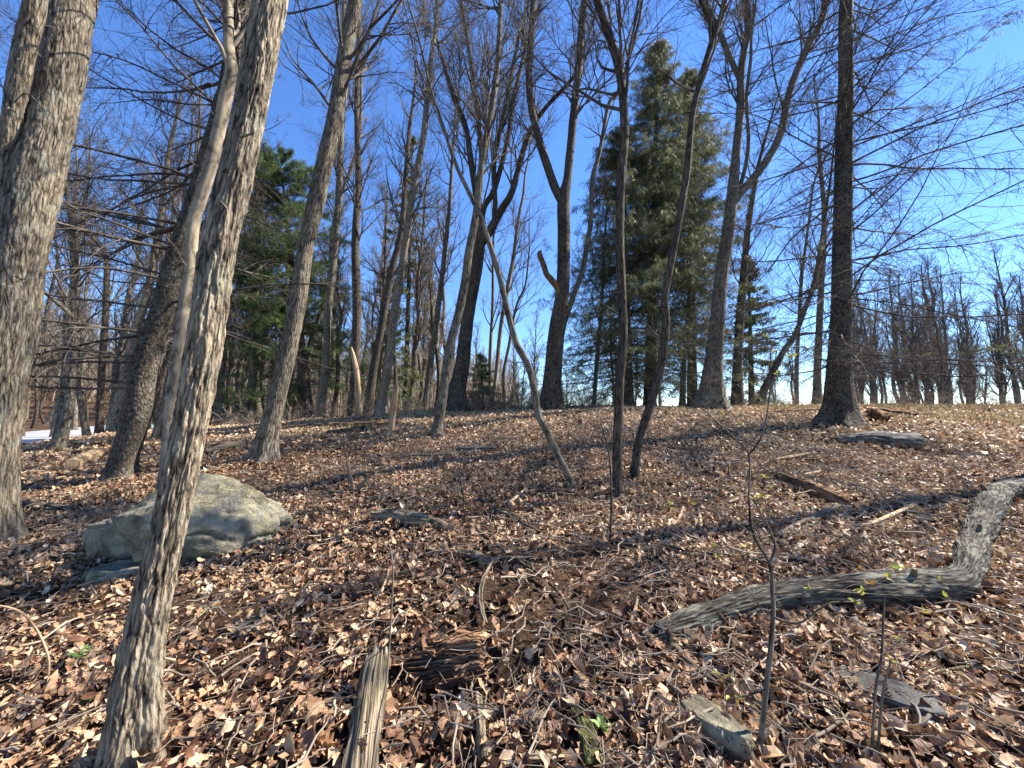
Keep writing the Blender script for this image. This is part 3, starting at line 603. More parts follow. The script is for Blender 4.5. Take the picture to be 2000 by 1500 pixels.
# ---- conifers with long bare branches
def conifer_bare(name, label, path, Y, bk, nwh, per, z0t, L, twn, tw2, ang, tops, flare, S=30, az=None, droop=.02, tw='twig', foliage=0):
    a = to3(path, Y, 0); loc = np.array([a[0, 0], a[0, 1], float(H(a[0, 0], a[0, 1]))])
    E = empty(name, label, 'tree', loc); mb = MB(); b = stem(mb, extend(a, tops, .03, .6), .07, S, .04, .3, flare, 4)
    link('trunk', mb.make('trunk', M[bk], loc), E)
    Pp, Rp = as_poly(b, 60); ts = np.linspace(z0t, .98, nwh)
    P1 = []; R1 = []
    for k, t in enumerate(ts):
        n = int(rng.integers(max(per-1, 2), per+2)); f = t*59
        for q in range(n):
            fi = min(max(f+rng.normal()*.25, 0), 58.9); i = int(fi); u = fi-i
            s = Pp[0, i]*(1-u)+Pp[0, i+1]*u; r = Rp[0, i]
            az_ = rng.uniform(0, 2*np.pi) if az is None or rng.random() < .35 else rng.normal(az[0], az[1])
            el = ang[0]+(ang[1]-ang[0])*t+rng.normal()*.2
            d = np.array([np.cos(az_)*np.cos(el), np.sin(az_)*np.cos(el), np.sin(el)])
            Ln = L*(1.08-.75*t**2)*rng.uniform(.45, 1.12)
            pts = [s]
            for m_ in range(11):
                d = nrm(d+rng.normal(size=3)*.085+[0, 0, -droop+.013*m_*.5]); pts.append(pts[-1]+d*Ln/11)
            P1.append(pts); R1.append(np.linspace(min(.021, r*.3)*rng.uniform(.6, 1.1), .003, 12))
    P1 = np.array(P1); R1 = np.array(R1); m2 = MB(); m2.tubes(P1, R1, 6)
    p2, r2 = spawn(P1, R1, twn, .12, .98, .6, 1.2, -.26, .5, 6, up=-.06, wig=.12, rmin=.003, grav=.05, side=.45, rcap=.006)
    p3, r3 = spawn(p2, r2, tw2, .15, 1, .5, 1.1, -.42, .7, 5, up=-.05, wig=.16, rmin=.002, grav=.07)
    m2.tubes(p2, r2, 4); m2.tubes(p3, r3, 3)
    link('branches', m2.make('branches', M[tw], loc), E)
    if foliage:                                        # a few surviving green sprays towards the branch tips
        k = rng.choice(len(P1), int(len(P1)*foliage), replace=False); q, qr = spawn(P1[k], R1[k], 9, .55, 1, .4, 1.1, .3, .5, 5, grav=.12, wig=.1)
        pts = q.reshape(-1, 3); pts = np.repeat(pts, 11, 0); n = len(pts); X = nrm(rdir(n, .5)+[0, 0, -.5])
        m5 = place('tiny', pts+X*.04, X, rdir(n), rng.uniform(.03, .075, n), rng.random(n), .3, width=.22)
        link('foliage', m5.make('foliage', M['needle'], loc, smooth=False, attr='tint'), E)
    return E
y19 = Yb(1640, 832)
conifer_bare('dark_spruce', 'big straight dark spruce trunk with long nearly bare horizontal branches on the right',
    [(1637, 834, 72), (1640, 805, 55), (1639, 760, 49), (1639, 720, 46), (1643, 615, 43), (1645, 475, 40), (1648, 315, 37), (1652, 175, 32), (1653, 0, 28)], y19, 'dark', 34, 5, .13, 4.5, 30, 7, (-.15, .30), 5, .62, foliage=.22)
y4 = Yb(238, 938)
conifer_bare('bare_larch', 'dark leaning larch trunk with drooping knobbly branches behind the furrowed front trunk',
    [(236, 940, 64), (240, 905, 53), (256, 850, 56), (271, 800, 57), (287, 700, 55), (320, 600, 50), (352, 475, 42), (372, 420, 38), (397, 330, 35), (425, 230, 30), (448, 150, 29), (464, 80, 29), (482, 0, 30)], y4, 'dark', 27, 4, .14, 4.0, 24, 5, (-.1, .35), 5, .45, az=(math.pi, .8), droop=.035)
# ---- green conifers
def spruce(name, label, base, top, Y, Lw, z0, n1=230, m='needle', dens=1.0, bk='dark', sz=(.16, .30), tufts=False, wd=.26, group=None, drp=.06, prof=.8):
    pb = P(base[0], base[1], Y); pb[2] = float(H(pb[0], pb[1])); pt = P(top[0], top[1], Y)
    loc = pb.copy(); E = empty(name, label, 'tree', loc, group); hgt = pt[2]-pb[2]
    a = np.array([[*pb, base[2]*.5*Y/F], [*(pb*.5+pt*.5), base[2]*.3*Y/F], [*pt, .01]])
    mb = MB(); b = stem(mb, a, .3, 10, .04, .3, .3); link('trunk', mb.make('trunk', M[bk], loc), E)
    Pp, Rp = as_poly(b, 60); t = np.sort(z0+(1-z0)*rng.random(n1)**.85*.985)
    P1 = np.empty((n1, 9, 3)); f = t*59; i = np.minimum(f.astype(int), 58); u = (f-i)[:, None]
    P1[:, 0] = Pp[0, i]*(1-u)+Pp[0, i+1]*u; az = rng.uniform(0, 2*np.pi, n1); el = -.15+.75*t**2+rng.normal(size=n1)*.08
    d = np.stack([np.cos(az)*np.cos(el), np.sin(az)*np.cos(el), np.sin(el)], -1)
    Ln = Lw*(np.clip((1-t)/(1-z0), .03, 1)**prof)*rng.uniform(.65, 1.15, n1)*(1-.25*np.exp(-(t-z0)/.06))
    for k in range(1, 9):
        d = nrm(d+rng.normal(size=(n1, 3))*.05+[0, 0, -drp+.017*k]); P1[:, k] = P1[:, k-1]+d*(Ln/8)[:, None]
    R1 = np.linspace(.018, .004, 9)[None]*(.4+Ln/Lw)[:, None]
    p2, r2 = spawn(P1, R1, np.maximum((Ln/Lw*16*dens*(.45+.55*sst(.22, .5, t))), 2), .1, 1, .6, 1.1, -.30, .5, 5, up=-.1, wig=.12, rmin=.003, grav=.07, side=.4)
    m2 = MB(); m2.tubes(P1, R1, 5); m2.tubes(p2, r2, 3); link('branches', m2.make('branches', M['twig'], loc), E)
    src = np.concatenate([p2[:, 1:].reshape(-1, 3), P1[:, 2:].reshape(-1, 3)])
    kk = max(int((7 if not tufts else 12)*dens), 2); pts = np.repeat(src, kk, 0); n = len(pts)
    clump = np.repeat(fbm(src*1.6, 2, 3)*.25+.5, kk)
    if tufts: X = nrm(rdir(n)+[0, 0, .35]); s = rng.uniform(*sz, n)
    else: X = nrm(rdir(n, .35)*.75+[0, 0, -.8]); s = rng.uniform(*sz, n)
    m3 = place('tiny', pts+X*(s*.45)[:, None]+rng.normal(size=(n, 3))*.03, X, rdir(n), s, np.clip(clump+rng.normal(size=n)*.2, 0, 1), .3, width=wd)
    link('foliage', m3.make('foliage', M[m], loc, smooth=False, attr='tint'), E)
    return E
spruce('norway_spruce', 'tallest dense dark green spruce with drooping boughs right of centre', (1268, 792, 24), (1285, 84), 15.5, 3.7, .13, 460, dens=1.1, wd=.11, prof=.72)
spruce('norway_spruce', 'dense green spruce right of the tallest one, behind the curving trunk', (1352, 792, 20), (1345, 135), 16.2, 3.2, .15, 380, dens=1.05, wd=.11, prof=.7)
spruce('norway_spruce', 'lower dark spruce on the left of the tallest one with sparse bottom boughs', (1228, 792, 20), (1216, 250), 14.6, 4.4, .10, 330, dens=1.1, wd=.11, prof=.75)
spruce('white_pine', 'bright green pine with feathery tiers behind the leaning maple on the left', (604, 806, 22), (548, 318), 17.5, 3.9, .14, 200, 'pine', 1.7, 'brown', (.12, .2), True, .12, prof=.42)
spruce('sparse_spruce', 'thin dark spruce crown showing behind the tall pale leaning trunk', (792, 800, 12), (806, 262), 19, 2.0, .18, 95, dens=.6)
spruce('olive_conifer', 'small yellow green conifer behind the flared maple on its right', (1468, 794, 12), (1462, 500), 16, 1.7, .05, 120, 'olive', .8, 'brown', (.12, .22))
spruce('young_spruce', 'small light green spruce growing on the crest left of the crooked sapling', (945, 796, 6), (938, 690), 14.5, 1.1, .04, 60, 'olive', .8, 'brown', (.08, .14))
spruce('olive_conifer', 'drab thin conifer behind the short broken stub left of centre', (775, 800, 10), (768, 600), 17, 1.9, .05, 60, 'olive', .6, 'brown', (.12, .22))
# ---- far wood: copied bare trees
def proto(seed, hgt, r, n1, lean):
    zz = np.linspace(0, 1, 9); wob = np.cumsum(rng.normal(size=(9, 2))*.16, 0)*[1, 1]
    a = np.stack([wob[:, 0]+lean*zz*hgt, wob[:, 1], zz*hgt, r*(1-.85*zz)], -1); a[0, :2] = 0
    mb = MB(); b = stem(mb, a, .4, 8, .06, .6, .3); tm = mb.make('trunk', M['grey' if seed % 2 else 'brown'])
    m2 = MB(); Pp, Rp = as_poly(b)
    p1, r1 = spawn(Pp, Rp, n1, .25, .97, .45, 1.0, hgt*.26, .5, 7, up=.4, wig=.15, rcap=.05, rmin=.011)
    p2, r2 = spawn(p1, r1, 7, .15, .95, .45, 1.0, -.5, .6, 5, up=.2, wig=.16, rmin=.007)
    p3, r3 = spawn(p2, r2, 6, .15, 1, .4, 1.0, -.52, .65, 4, up=.1, wig=.17, rmin=.005)
    p4, r4 = spawn(p3, r3, 3, .2, 1, .4, .9, -.55, .7, 3, up=.05, wig=.2, rmin=.004)
    m2.tubes(p1, r1, 5); m2.tubes(p2, r2, 3); m2.tubes(p3, r3, 3); m2.tubes(p4, r4, 3)
    return tm, m2.make('branches', M['twig' if seed % 2 else 'twigpale'])
protos = [proto(k, h, r, n, l) for k, (h, r, n, l) in enumerate([(13, .16, 22, .0), (15, .2, 26, .02), (12, .13, 20, -.03), (14, .18, 24, .04), (11, .12, 18, .01), (16, .22, 28, -.01)])]
def far_tree(px, Y, s, label, group, name='woodland_tree'):
    x = (px-1000)/F*Y*cp
    if Y < 12: return
    z = float(H(x, Y)); tm, bm = protos[int(rng.integers(len(protos)))]
    b0 = {'right': (1670, 2090), 'left': (-40, 470), 'centre': (430, 900), 'evergreens': (1100, 1640), 'clearing': (-30, 920), 'gap': (890, 1110)}[group.split()[-1]]
    kk = min(3, int((px-b0[0])/(b0[1]-b0[0])*4)); label = label+', '+('left end', 'left half', 'right half', 'right end')[max(kk, 0)]
    E = empty(name, label, 'tree', (x, Y, z), group); E.rotation_euler = (0, 0, rng.uniform(0, 6.28)); E.scale = (s, s, s*rng.uniform(.9, 1.15))
    link('trunk', tm, E); link('branches', bm, E)
for k in range(74):
    Yq = rng.uniform(27, 52); far_tree(rng.uniform(1668, 2090), Yq, Yq/40*rng.uniform(.7, 1.25), 'slim bare tree in the wood right of the big dark spruce', 'distant wood at the right')
for k in range(58):
    px = rng.uniform(-40, 470); Y = rng.uniform(17, 60)
    if -31 < (px-1000)/F*Y < -17 and Y < 42: Y = rng.uniform(44, 62)
    far_tree(px, Y, rng.uniform(.75, 1.1), 'bare grey tree in the distant wood beyond the road at the left', 'distant wood at the left')
for k in range(44):
    far_tree(rng.uniform(430, 900), rng.uniform(22, 60), rng.uniform(.6, .95), 'bare tree in the distant wood behind the green pine', 'distant wood left of centre')
for k in range(16):
    far_tree(rng.uniform(1100, 1640), rng.uniform(26, 50), rng.uniform(.45, .7), 'small bare tree far behind the evergreens', 'distant wood behind the evergreens')
for k in range(24):
    px_ = rng.uniform(-30, 920); far_tree(px_, rng.uniform(17, 26), rng.uniform(1.0, 1.35)*(1 if px_ < 450 else .75), 'tall bare tree standing behind the clearing', 'tall bare trees behind the clearing')
for k in range(20):
    far_tree(rng.uniform(890, 1110), rng.uniform(24, 46), rng.uniform(.25, .5), 'small bare tree far off in the bright gap at the centre', 'small trees in the gap')
def wood_mass():
    """far hillside wood that reads as one mass"""
    n = 900; x = rng.uniform(-110, 2, n); y = rng.uniform(62, 120, n)
    p = np.stack([x, y, H(x, y)-.3], -1); h = rng.uniform(8, 13, n)
    P0 = p[:, None]+np.array([0, 0, 1.])*np.linspace(0, 1, 5)[None, :, None]*h[:, None, None]+rng.normal(size=(n, 5, 3))*[.25, .25, 0]
    R0 = np.linspace(.16, .03, 5)[None]*np.ones((n, 1)); mb = MB(); mb.tubes(P0, R0, 4)
    p1, r1 = spawn(P0, R0, 9, .25, 1, .4, 1, 3.2, .5, 4, up=.4, rmin=.025); p2, r2 = spawn(p1, r1, 6, .2, 1, .4, 1, -.5, .6, 3, up=.2, rmin=.018)
    mb.tubes(p1, r1, 3); mb.tubes(p2, r2, 3)
    o = link('hillside_wood', mb.make('hillside_wood', M['twigpale'])); tag(o, 'far off leafless wood covering the hillside behind everything at the left', 'wood', kind='stuff')
wood_mass()
# ================================================================ SNAGS, STUBS
def simple_stem(name, label, cat, path, Y, bk, S=14, rough=.12, step=.04, cap=True, flare=0, dy=0, group=None, under=.15, flat=None):
    a = to3(path, Y, dy); loc = np.array([a[0, 0], a[0, 1], float(H(a[0, 0], a[0, 1]))])
    L = np.linalg.norm(np.diff(a[:, :3], axis=0), axis=1).sum(); b = crs(a, max(int(L/step), 8))
    if under: b = np.concatenate([[[*(b[0, :3]-[0, 0, under]), b[0, 3]]], b])
    mb = MB(); mb.tubes(b[:, :3], b[:, 3], S, cap=cap, rough=rough)
    o = link(name, mb.make(name, M[bk], loc), None, loc); return tag(o, label, cat, group)
simple_stem('pointed_snag', 'pale barkless pointed dead stem in front of an upright dark trunk', 'snag', [(700, 806, 13), (700, 770, 12), (697, 730, 11), (690, 695, 8), (686, 678, 3)], 13.6, 'snag')
simple_stem('broken_stub', 'short pale broken stub standing at the end of the fallen trunk', 'snag', [(763, 845, 12), (766, 815, 13), (770, 785, 13), (773, 765, 12), (775, 752, 8)], Yb(763, 845), 'snag')
simple_stem('dark_stump', 'small dark rotten stump on the crest beside the young spruce', 'stump', [(930, 797, 22), (931, 780, 18), (928, 766, 12)], 13.0, 'rot')
simple_stem('small_stump', 'tiny brown stump alone in the middle of the leafy clearing', 'stump', [(1132, 832, 9), (1133, 818, 9)], Yb(1132, 832), 'rot')
# ================================================================ LOGS AND BRANCHES ON THE GROUND
def ground_log(name, label, cat, pts, bk, S=20, rough=.1, step=.05, cap=True, sink=.25, lift=0, group=None, flat=None):
    """pts: (px,py,width px) of the log's centre line; rests on the ground"""
    a = []
    if bk in ('deadwood', 'twigpale', 'brown', 'snag') and max(p[2] for p in pts) < 13: lift += .02
    for x, y, wd in pts:
        g = G(x, y+wd*.35); r = wd*.5*depth(g)/F/math.sqrt(1+((y-750)/F)**2); a.append([g[0], g[1], g[2]+r*(1-sink)+lift, r])
    a = np.array(a); L = np.linalg.norm(np.diff(a[:, :3], axis=0), axis=1).sum(); b = crs(a, max(int(L/step), 6))
    loc = np.array([*a[0, :2], float(H(a[0, 0], a[0, 1]))])
    mb = MB(); q_ = min(max(2.2/max(a[:, 3].mean(), .004), 12), 120); b[:, :3] += rng.normal(size=(len(b), 3))*a[:, 3].mean()*.05
    V = mb.tubes(b[:, :3], b[:, 3], S, cap=cap, rough=rough*1.5, flat=flat, rq=(q_, q_, q_*.18), seed=int(rng.integers(50)))
    o = link(name, mb.make(name, M[bk], loc), None, loc); return tag(o, label, cat, group)
def big_log():
    rows = []
    for x, y, wd in [(1290, 1240, 44), (1350, 1224, 50), (1420, 1200, 52), (1500, 1176, 56), (1600, 1160, 60), (1700, 1157, 64), (1790, 1152, 66), (1862, 1145, 64), (1889, 1118, 52), (1905, 1062, 50), (1922, 1022, 46), (1938, 985, 44), (1958, 962, 42), (2000, 952, 40), (2070, 925, 38)]:
        gq = G(x, y+wd*.4); rr = wd*.57*depth(gq)/F/math.sqrt(1+((y-750)/F)**2+.25*((x-1000)/F)**2); rows.append([gq[0], gq[1], gq[2]+rr*.92, rr])
    a = np.array(rows); n = 420; S = 110; b = crs(a, n); loc = np.array([*a[0, :2], float(H(*a[0, :2]))])
    E = empty('fallen_log', 'long grey fallen log with cracked bark and a sharp bend at the right', 'log', loc)
    b[:, 3] *= 1+.13*fbm(np.c_[np.arange(n)*.05, np.zeros((n, 2))], 2, 3)
    mb = MB(); V = mb.tubes(b[:, :3], b[:, 3], S, rough=.10)
    V2 = furrow(mb, V, b, S, .011, 30, 4.5, float(b[:, 3].mean()), 17)[0]
    for e, sg in ((0, -1), (n-1, 1)):                 # broken ends
        rg = V2[e]; cc = b[e, :3]; T = nrm(b[min(e+1, n-1), :3]-b[max(e-1, 0), :3])*sg; last = rg; vv = [rg]
        for k in range(1, 8):
            f = 1-k/7; q = cc+(rg-cc)*f+T*(.02*np.sin(k*1.1)+rng.normal(size=(S, 1))*.004); vv.append(q)
        vv = np.array(vv).reshape(-1, 3); ii = np.arange(7)[:, None]*S+np.arange(S)[None]; jj = np.arange(7)[:, None]*S+((np.arange(S)+1) % S)[None]
        mb.add(vv, np.stack([ii, jj, jj+S, ii+S], -1), vv*.5)
    link('bark', mb.make('bark', M['log'], loc), E)
    for t, d, L, r0 in ((.30, (-.3, -.4, .9), .10, .013), (.52, (.2, -.2, 1), .07, .012), (.72, (-.6, .1, .8), .12, .016)):
        k = int(t*n); p = b[k, :3]; d = nrm(np.array(d)); m2 = MB(); m2.tubes(np.linspace(p+d*b[k, 3]*.7, p+d*(b[k, 3]+L*.5), 6), np.linspace(r0*1.5, r0*.8, 6), 10, cap=True, rough=.2)
        link('branch_stub', m2.make('branch_stub', M['deadwood'], loc), E)
big_log()
for nm, lb, pts, bk_, rg in [
 ('small_log', 'short half buried log left of centre below the forked dead branch', [(732, 1008, 24), (780, 1012, 24), (830, 1022, 26), (872, 1036, 20)], 'deadwood', .2),
 ('small_log', 'short rotten piece of wood just above the crossing sticks in the centre', [(900, 1082, 16), (930, 1090, 18), (958, 1104, 14)], 'deadwood', .2),
 ('rotting_log', 'crumbling brown log piece right of centre above the bent log', [(1524, 932, 20), (1570, 950, 26), (1610, 968, 26), (1662, 992, 14)], 'rot', .3),
 ('downed_log', 'long dark fallen trunk ending at the short broken stub', [(560, 838, 8), (620, 833, 10), (700, 832, 13), (786, 828, 13)], 'rot', .1),
 ('downed_log', 'second shorter fallen trunk lying below the long dark one', [(640, 848, 12), (690, 843, 13), (715, 838, 12)], 'brown', .1),
 ('downed_log', 'mossy cut log behind the furrowed front trunk, right side', [(405, 884, 12), (440, 875, 14), (482, 868, 17)], 'deadwood', .1),
 ('pale_log', 'pale log lying at the left between the massive trunk and the larch', [(140, 912, 22), (165, 898, 22), (196, 884, 18)], 'snag', .12),
 ('black_log', 'little black log on the crest right of the slim sunlit trunk', [(866, 817, 9), (878, 817, 9)], 'rot', .1),
 ('black_log', 'little black log with a round end beside its twin on the crest', [(885, 815, 9), (896, 815, 9)], 'rot', .1),
 ('downed_log', 'dark fallen trunk lying behind the foot of the big dark spruce', [(1510, 806, 8), (1600, 803, 9), (1700, 803, 12), (1790, 812, 8)], 'rot', .1),
 ('root_wad', 'tangled dark wood heap right of the big dark spruce foot', [(1670, 822, 16), (1700, 812, 22), (1732, 820, 18)], 'rot', .4),
 ('shadowed_log', 'dark mossy log lying behind the boulder at the left', [(40, 985, 14), (100, 992, 14), (170, 1000, 10), (250, 1002, 8)], 'log', .15),
 ('dead_branch', 'long thin dead branch lying across the middle of the clearing', [(702, 892, 5), (760, 894, 6), (850, 893, 6), (925, 886, 4)], 'deadwood', .1),
 ('dead_branch', 'smooth pale straight stick right of centre pointing at the fallen log', [(1650, 1046, 6), (1710, 1028, 8), (1788, 992, 9)], 'snag', .05),
 ('dead_branch', 'pale forked stick left of the smooth straight stick', [(1520, 1054, 8), (1560, 1030, 8), (1640, 994, 7)], 'twigpale', .1),
 ('dead_branch', 'long thin dark branch lying behind the fallen log', [(1260, 1062, 6), (1340, 1084, 6), (1460, 1098, 7), (1600, 1108, 8), (1700, 1120, 8), (1880, 1130, 6)], 'brown', .08),
 ('dead_branch', 'grey branch running from the end of the fallen log down to the right', [(1300, 1250, 12), (1340, 1300, 12), (1400, 1350, 11), (1485, 1400, 10)], 'deadwood', .12),
 ('dead_branch', 'thin grey branch below the fallen log, curving to the right', [(1380, 1200, 4), (1500, 1240, 6), (1600, 1270, 7), (1700, 1292, 6), (1790, 1340, 4)], 'grey', .1),
 ('dead_branch', 'thick curved stick standing out near the rotten log in the centre', [(962, 1104, 8), (945, 1140, 9), (938, 1180, 10), (948, 1232, 10)], 'deadwood', .12),
 ('dead_branch', 'long wavy stick crossing the centre of the slope', [(930, 1040, 6), (990, 1090, 7), (1050, 1130, 7), (1090, 1170, 6), (1112, 1210, 5), (1096, 1280, 4)], 'brown', .1),
 ('dead_branch', 'dark stick above the centre pointing down to the right', [(935, 980, 6), (985, 1010, 7), (1050, 1045, 7)], 'brown', .1),
 ('dead_branch', 'long pale branch in the lower centre running to the right edge of the mossy wood', [(1058, 1338, 4), (1130, 1368, 5), (1230, 1390, 6), (1350, 1440, 5)], 'twigpale', .08),
 ('dead_branch', 'crooked grey stick beside the foot of the furrowed front trunk', [(395, 1448, 9), (440, 1432, 9), (480, 1420, 9), (530, 1412, 7)], 'deadwood', .12),
 ('dead_branch', 'straight leaning stick right of the furrowed front trunk', [(338, 1272, 5), (370, 1230, 6), (425, 1185, 5)], 'deadwood', .05),
 ('dead_branch', 'slim branch lying on the leaves at the right edge', [(1820, 1332, 7), (1900, 1318, 8), (2000, 1326, 9)], 'deadwood', .1),
 ('dead_branch', 'pale branch on the ground at the far left in shade', [(0, 960, 8), (60, 942, 6), (180, 925, 6)], 'twigpale', .1),
 ('dead_branch', 'short pale stick in the lower right below the stone slab', [(1555, 1478, 9), (1620, 1450, 8), (1660, 1410, 6)], 'twigpale', .1),
]:
    ground_log(nm, lb, 'log' if 'log' in nm or 'trunk' in nm or 'wad' in nm else 'branch', pts, bk_, 26, rg, .02, sink=.2, lift=.01)
# short pale broken sticks scattered right of centre
stk = [(1308, 1030, 1300, 1055), (1334, 1000, 1322, 1030), (1366, 1010, 1368, 1050), (1400, 1040, 1384, 1055), (1248, 1080, 1246, 1115), (1272, 1070, 1278, 1098), (1330, 1110, 1310, 1140), (1246, 1180, 1232, 1230), (1420, 990, 1450, 980), (1515, 905, 1590, 890), (1570, 935, 1605, 928), (995, 990, 1020, 968), (1070, 1072, 1092, 1040), (740, 1180, 760, 1120), (1030, 1400, 1062, 1370)]
slb = ['left of the pale group below the upright trunk', 'second of the pale group', 'third of the pale group', 'rightmost of the pale group', 'upright near the straight twig', 'beside the one near the straight twig', 'lying above the end of the fallen log', 'left of the end of the fallen log', 'above the pale forked stick', 'far one below the flat stone', 'beside the small grey stone', 'near the foot of the crooked sapling', 'below the centre of the slope', 'in the middle of the slope, left of the centre', 'in the bottom centre below the rotten log']
for (x0, y0, x1, y1_), sl in zip(stk, slb):
    ground_log('broken_stick', 'short pale broken stick, '+sl, 'stick', [(x0, y0, 6), ((x0+x1)/2+2, (y0+y1_)/2, 7), (x1, y1_, 5)], 'snag', 8, .1, .03, sink=-.3, lift=.012, group='short pale broken sticks')
# forked dead branch
def forked():
    E0 = G(688, 965); loc = E0; mb = MB()
    for pts in ([(672, 985, 8), (690, 968, 10), (686, 940, 8), (678, 902, 5)], [(690, 968, 8), (705, 948, 7), (727, 922, 4)], [(640, 958, 6), (665, 962, 8), (690, 968, 9)]):
        a = to3(pts, E0[1]); b = crs(a, 14); mb.tubes(b[:, :3], b[:, 3], 8, rough=.1)
    o = link('forked_branch', mb.make('forked_branch', M['deadwood'], loc), None, loc); tag(o, 'forked dead branch sticking up like antlers left of centre', 'branch')
forked()
# rotten log with layered splintered wood, foreground centre
def rotten():
    c = G(850, 1330); loc = c; Y = c[1]
    E = empty('rotten_log', 'big hollow rotten brown log with splintered layers in the centre foreground', 'log', loc)
    def slab(pts, w, th, bk, nm, lab=None, seed=0, Yo=0., tilt=.0):
        a = np.array([[*P(x, y, Y+Yo+(y0_-y)*.0)] for x, y in pts for y0_ in (0,)]); n = 60; b = crs(a, n)
        m = 26; u = np.linspace(-1, 1, m); T = nrm(np.gradient(b, axis=0)); up = nrm(np.array([0, -.55+tilt, .83]))
        Wd = nrm(np.cross(T, up)*-1); Nn = np.cross(T, Wd)
        t = np.linspace(0, 1, n)[:, None]
        q = np.stack([t*6+0*u, u[None]*3+0*t, 0*t*u+seed], -1)
        edge = 1+.22*fbm(q*[2.5, .0, 1], 3, seed)
        ridges = fbm(np.stack([t*2.0+0*u, u[None]*9+0*t, 0*t*u+seed], -1), 4, seed+5)
        hl = th*(1-np.abs(u[None])**3)*.6+th*.55*ridges
        endf = np.clip(np.minimum(t, 1-t)*14+.5*fbm(np.stack([u[None]*5+0*t, 0*t*u, 0*t*u+seed], -1), 2, 4), .15, 1)
        top = b[:, None]+Wd[:, None]*(u[None]*w*edge)[..., None]+Nn[:, None]*(hl*endf)[..., None]
        top = top+T[:, None]*(fbm(np.stack([u[None]*7+0*t, 0*t*u, 0*t*u+seed+9], -1), 2, 2)*w*.35*((t < .05)*-1.+(t > .95)*1.))[..., None]
        bot = b[:, None]+Wd[:, None]*(u[None]*w*edge*.96)[..., None]-Nn[:, None]*(th*.5*np.ones_like(hl))[..., None]
        V = np.concatenate([top.reshape(-1, 3), bot.reshape(-1, 3)]); nm_ = n*m
        i = (np.arange(n-1)[:, None]*m+np.arange(m-1)[None]).ravel(); f = np.stack([i, i+1, i+m+1, i+m], -1)
        s1 = np.arange(n-1)*m; e1 = s1+m-1; s2 = np.arange(m-1); e2 = s2+(n-1)*m
        sd_ = np.concatenate([np.stack([s1, s1+m, s1+m+nm_, s1+nm_], -1), np.stack([e1+m, e1, e1+nm_, e1+m+nm_], -1), np.stack([s2+1, s2, s2+nm_, s2+1+nm_], -1), np.stack([e2, e2+1, e2+1+nm_, e2+nm_], -1)])
        Fq = np.concatenate([f, f[:, ::-1]+nm_, sd_])
        bk3 = np.stack([u[None]*w+0*t, ridges*.02, t*.6+0*u], -1).reshape(-1, 3)
        o = link(nm, mesh(nm, V, Fq, M[bk], {'bk': ('FLOAT_VECTOR', np.concatenate([bk3, bk3+.3]))}, True, loc), E)
        if lab: o['label'] = lab
    k = Y/F
    slab([(748, 1322), (800, 1300), (870, 1276), (950, 1268)], 42*k, 24*k, 'redrot', 'wood_layer', seed=3, Yo=.06)
    slab([(760, 1284), (820, 1262), (880, 1250), (930, 1240)], 16*k, 9*k, 'deadwood', 'wood_layer', 'sunlit grey upper layer', 8, .16)
    slab([(765, 1342), (830, 1330), (900, 1322), (958, 1318)], 13*k, 9*k, 'rot', 'wood_layer', seed=12, Yo=-.02, tilt=-.3)
    slab([(775, 1302), (830, 1296), (880, 1292), (950, 1296)], 20*k, 16*k, 'rot', 'wood_layer', seed=21, Yo=.02, tilt=-.5)
    for k2, (x0, y0, x1, y1_, w_) in enumerate(((745, 1330, 800, 1310, 6), (905, 1318, 962, 1330, 7), (880, 1248, 948, 1226, 6), (760, 1300, 822, 1262, 6), (900, 1290, 958, 1284, 8), (760, 1350, 850, 1352, 9), (740, 1312, 790, 1290, 7))):
        q0 = P(x0, y0, Y-.03+.02*k2); q1 = P(x1, y1_, Y+.02*k2-.02); q = np.linspace(q0, q1, 12)+rng.normal(size=(12, 3))*.002
        m2 = MB(); m2.tubes(q, np.linspace(w_*.5*k, .001, 12), 8, flat=.4, rough=.3); o = link('splinter', m2.make('splinter', M['deadwood' if k2 % 2 else 'rot'], loc), E)
    # standing weathered slab
    g = G(712, 1500); loc2 = g
    simple_slab(g)
def simple_slab(g):
    Y = G(722, 1420)[1]; n = 90; S = 60
    a = []
    for x, y, wd in [(702, 1560, 66), (708, 1480, 62), (716, 1420, 56), (724, 1350, 50), (731, 1300, 42), (736, 1272, 32)]:
        gg = G(x, y); yy = gg[1]-.05-.10*(1540-y)/260; p = P(x, y, yy); a.append([*p, wd*.5*depth(p)/F])
    a = np.array(a); b = crs(a, n)
    loc = np.array([b[0, 0], b[0, 1], float(H(b[0, 0], b[0, 1]))])
    mb = MB(); V = mb.tubes(b[:, :3], b[:, 3], S, flat=.42)
    bk = mb.B[0].reshape(n, S, 3); th = np.arange(S)*2*np.pi/S; t = np.linspace(0, 1, n)[:, None]
    fur = fbm(np.stack([np.cos(th)[None]*5+0*t, np.sin(th)[None]*5+0*t, t*1.3+0*th], -1), 4, 6)
    V0 = V[0]+(V[0]-b[:, None, :3])*(fur*.24-.5*np.exp(-((np.cos(th)[None]-.1)/.12)**2)*(np.sin(th)[None] < 2)*.5)[..., None]
    V0[..., 2] += np.where(t > .93, 1, 0)*(t-.93)/.07*.03*fbm(np.stack([np.cos(th)[None]*4+0*t, np.sin(th)[None]*4+0*t, 0*t*th], -1), 2, 1)
    mb.V[0] = V0.reshape(-1, 3)
    cc = V0[-1].mean(0); ring = V0[-1]; vv = np.concatenate([ring, [cc]]); aidx = np.arange(S)
    mb.add(vv, np.stack([aidx, (aidx+1) % S, np.full(S, S), np.full(S, S)], -1), vv-cc)
    o = link('wood_slab', mb.make('wood_slab', M['deadwood'], loc), None, loc); tag(o, 'upright weathered grey wood slab in front of the rotten log', 'wood')
rotten()
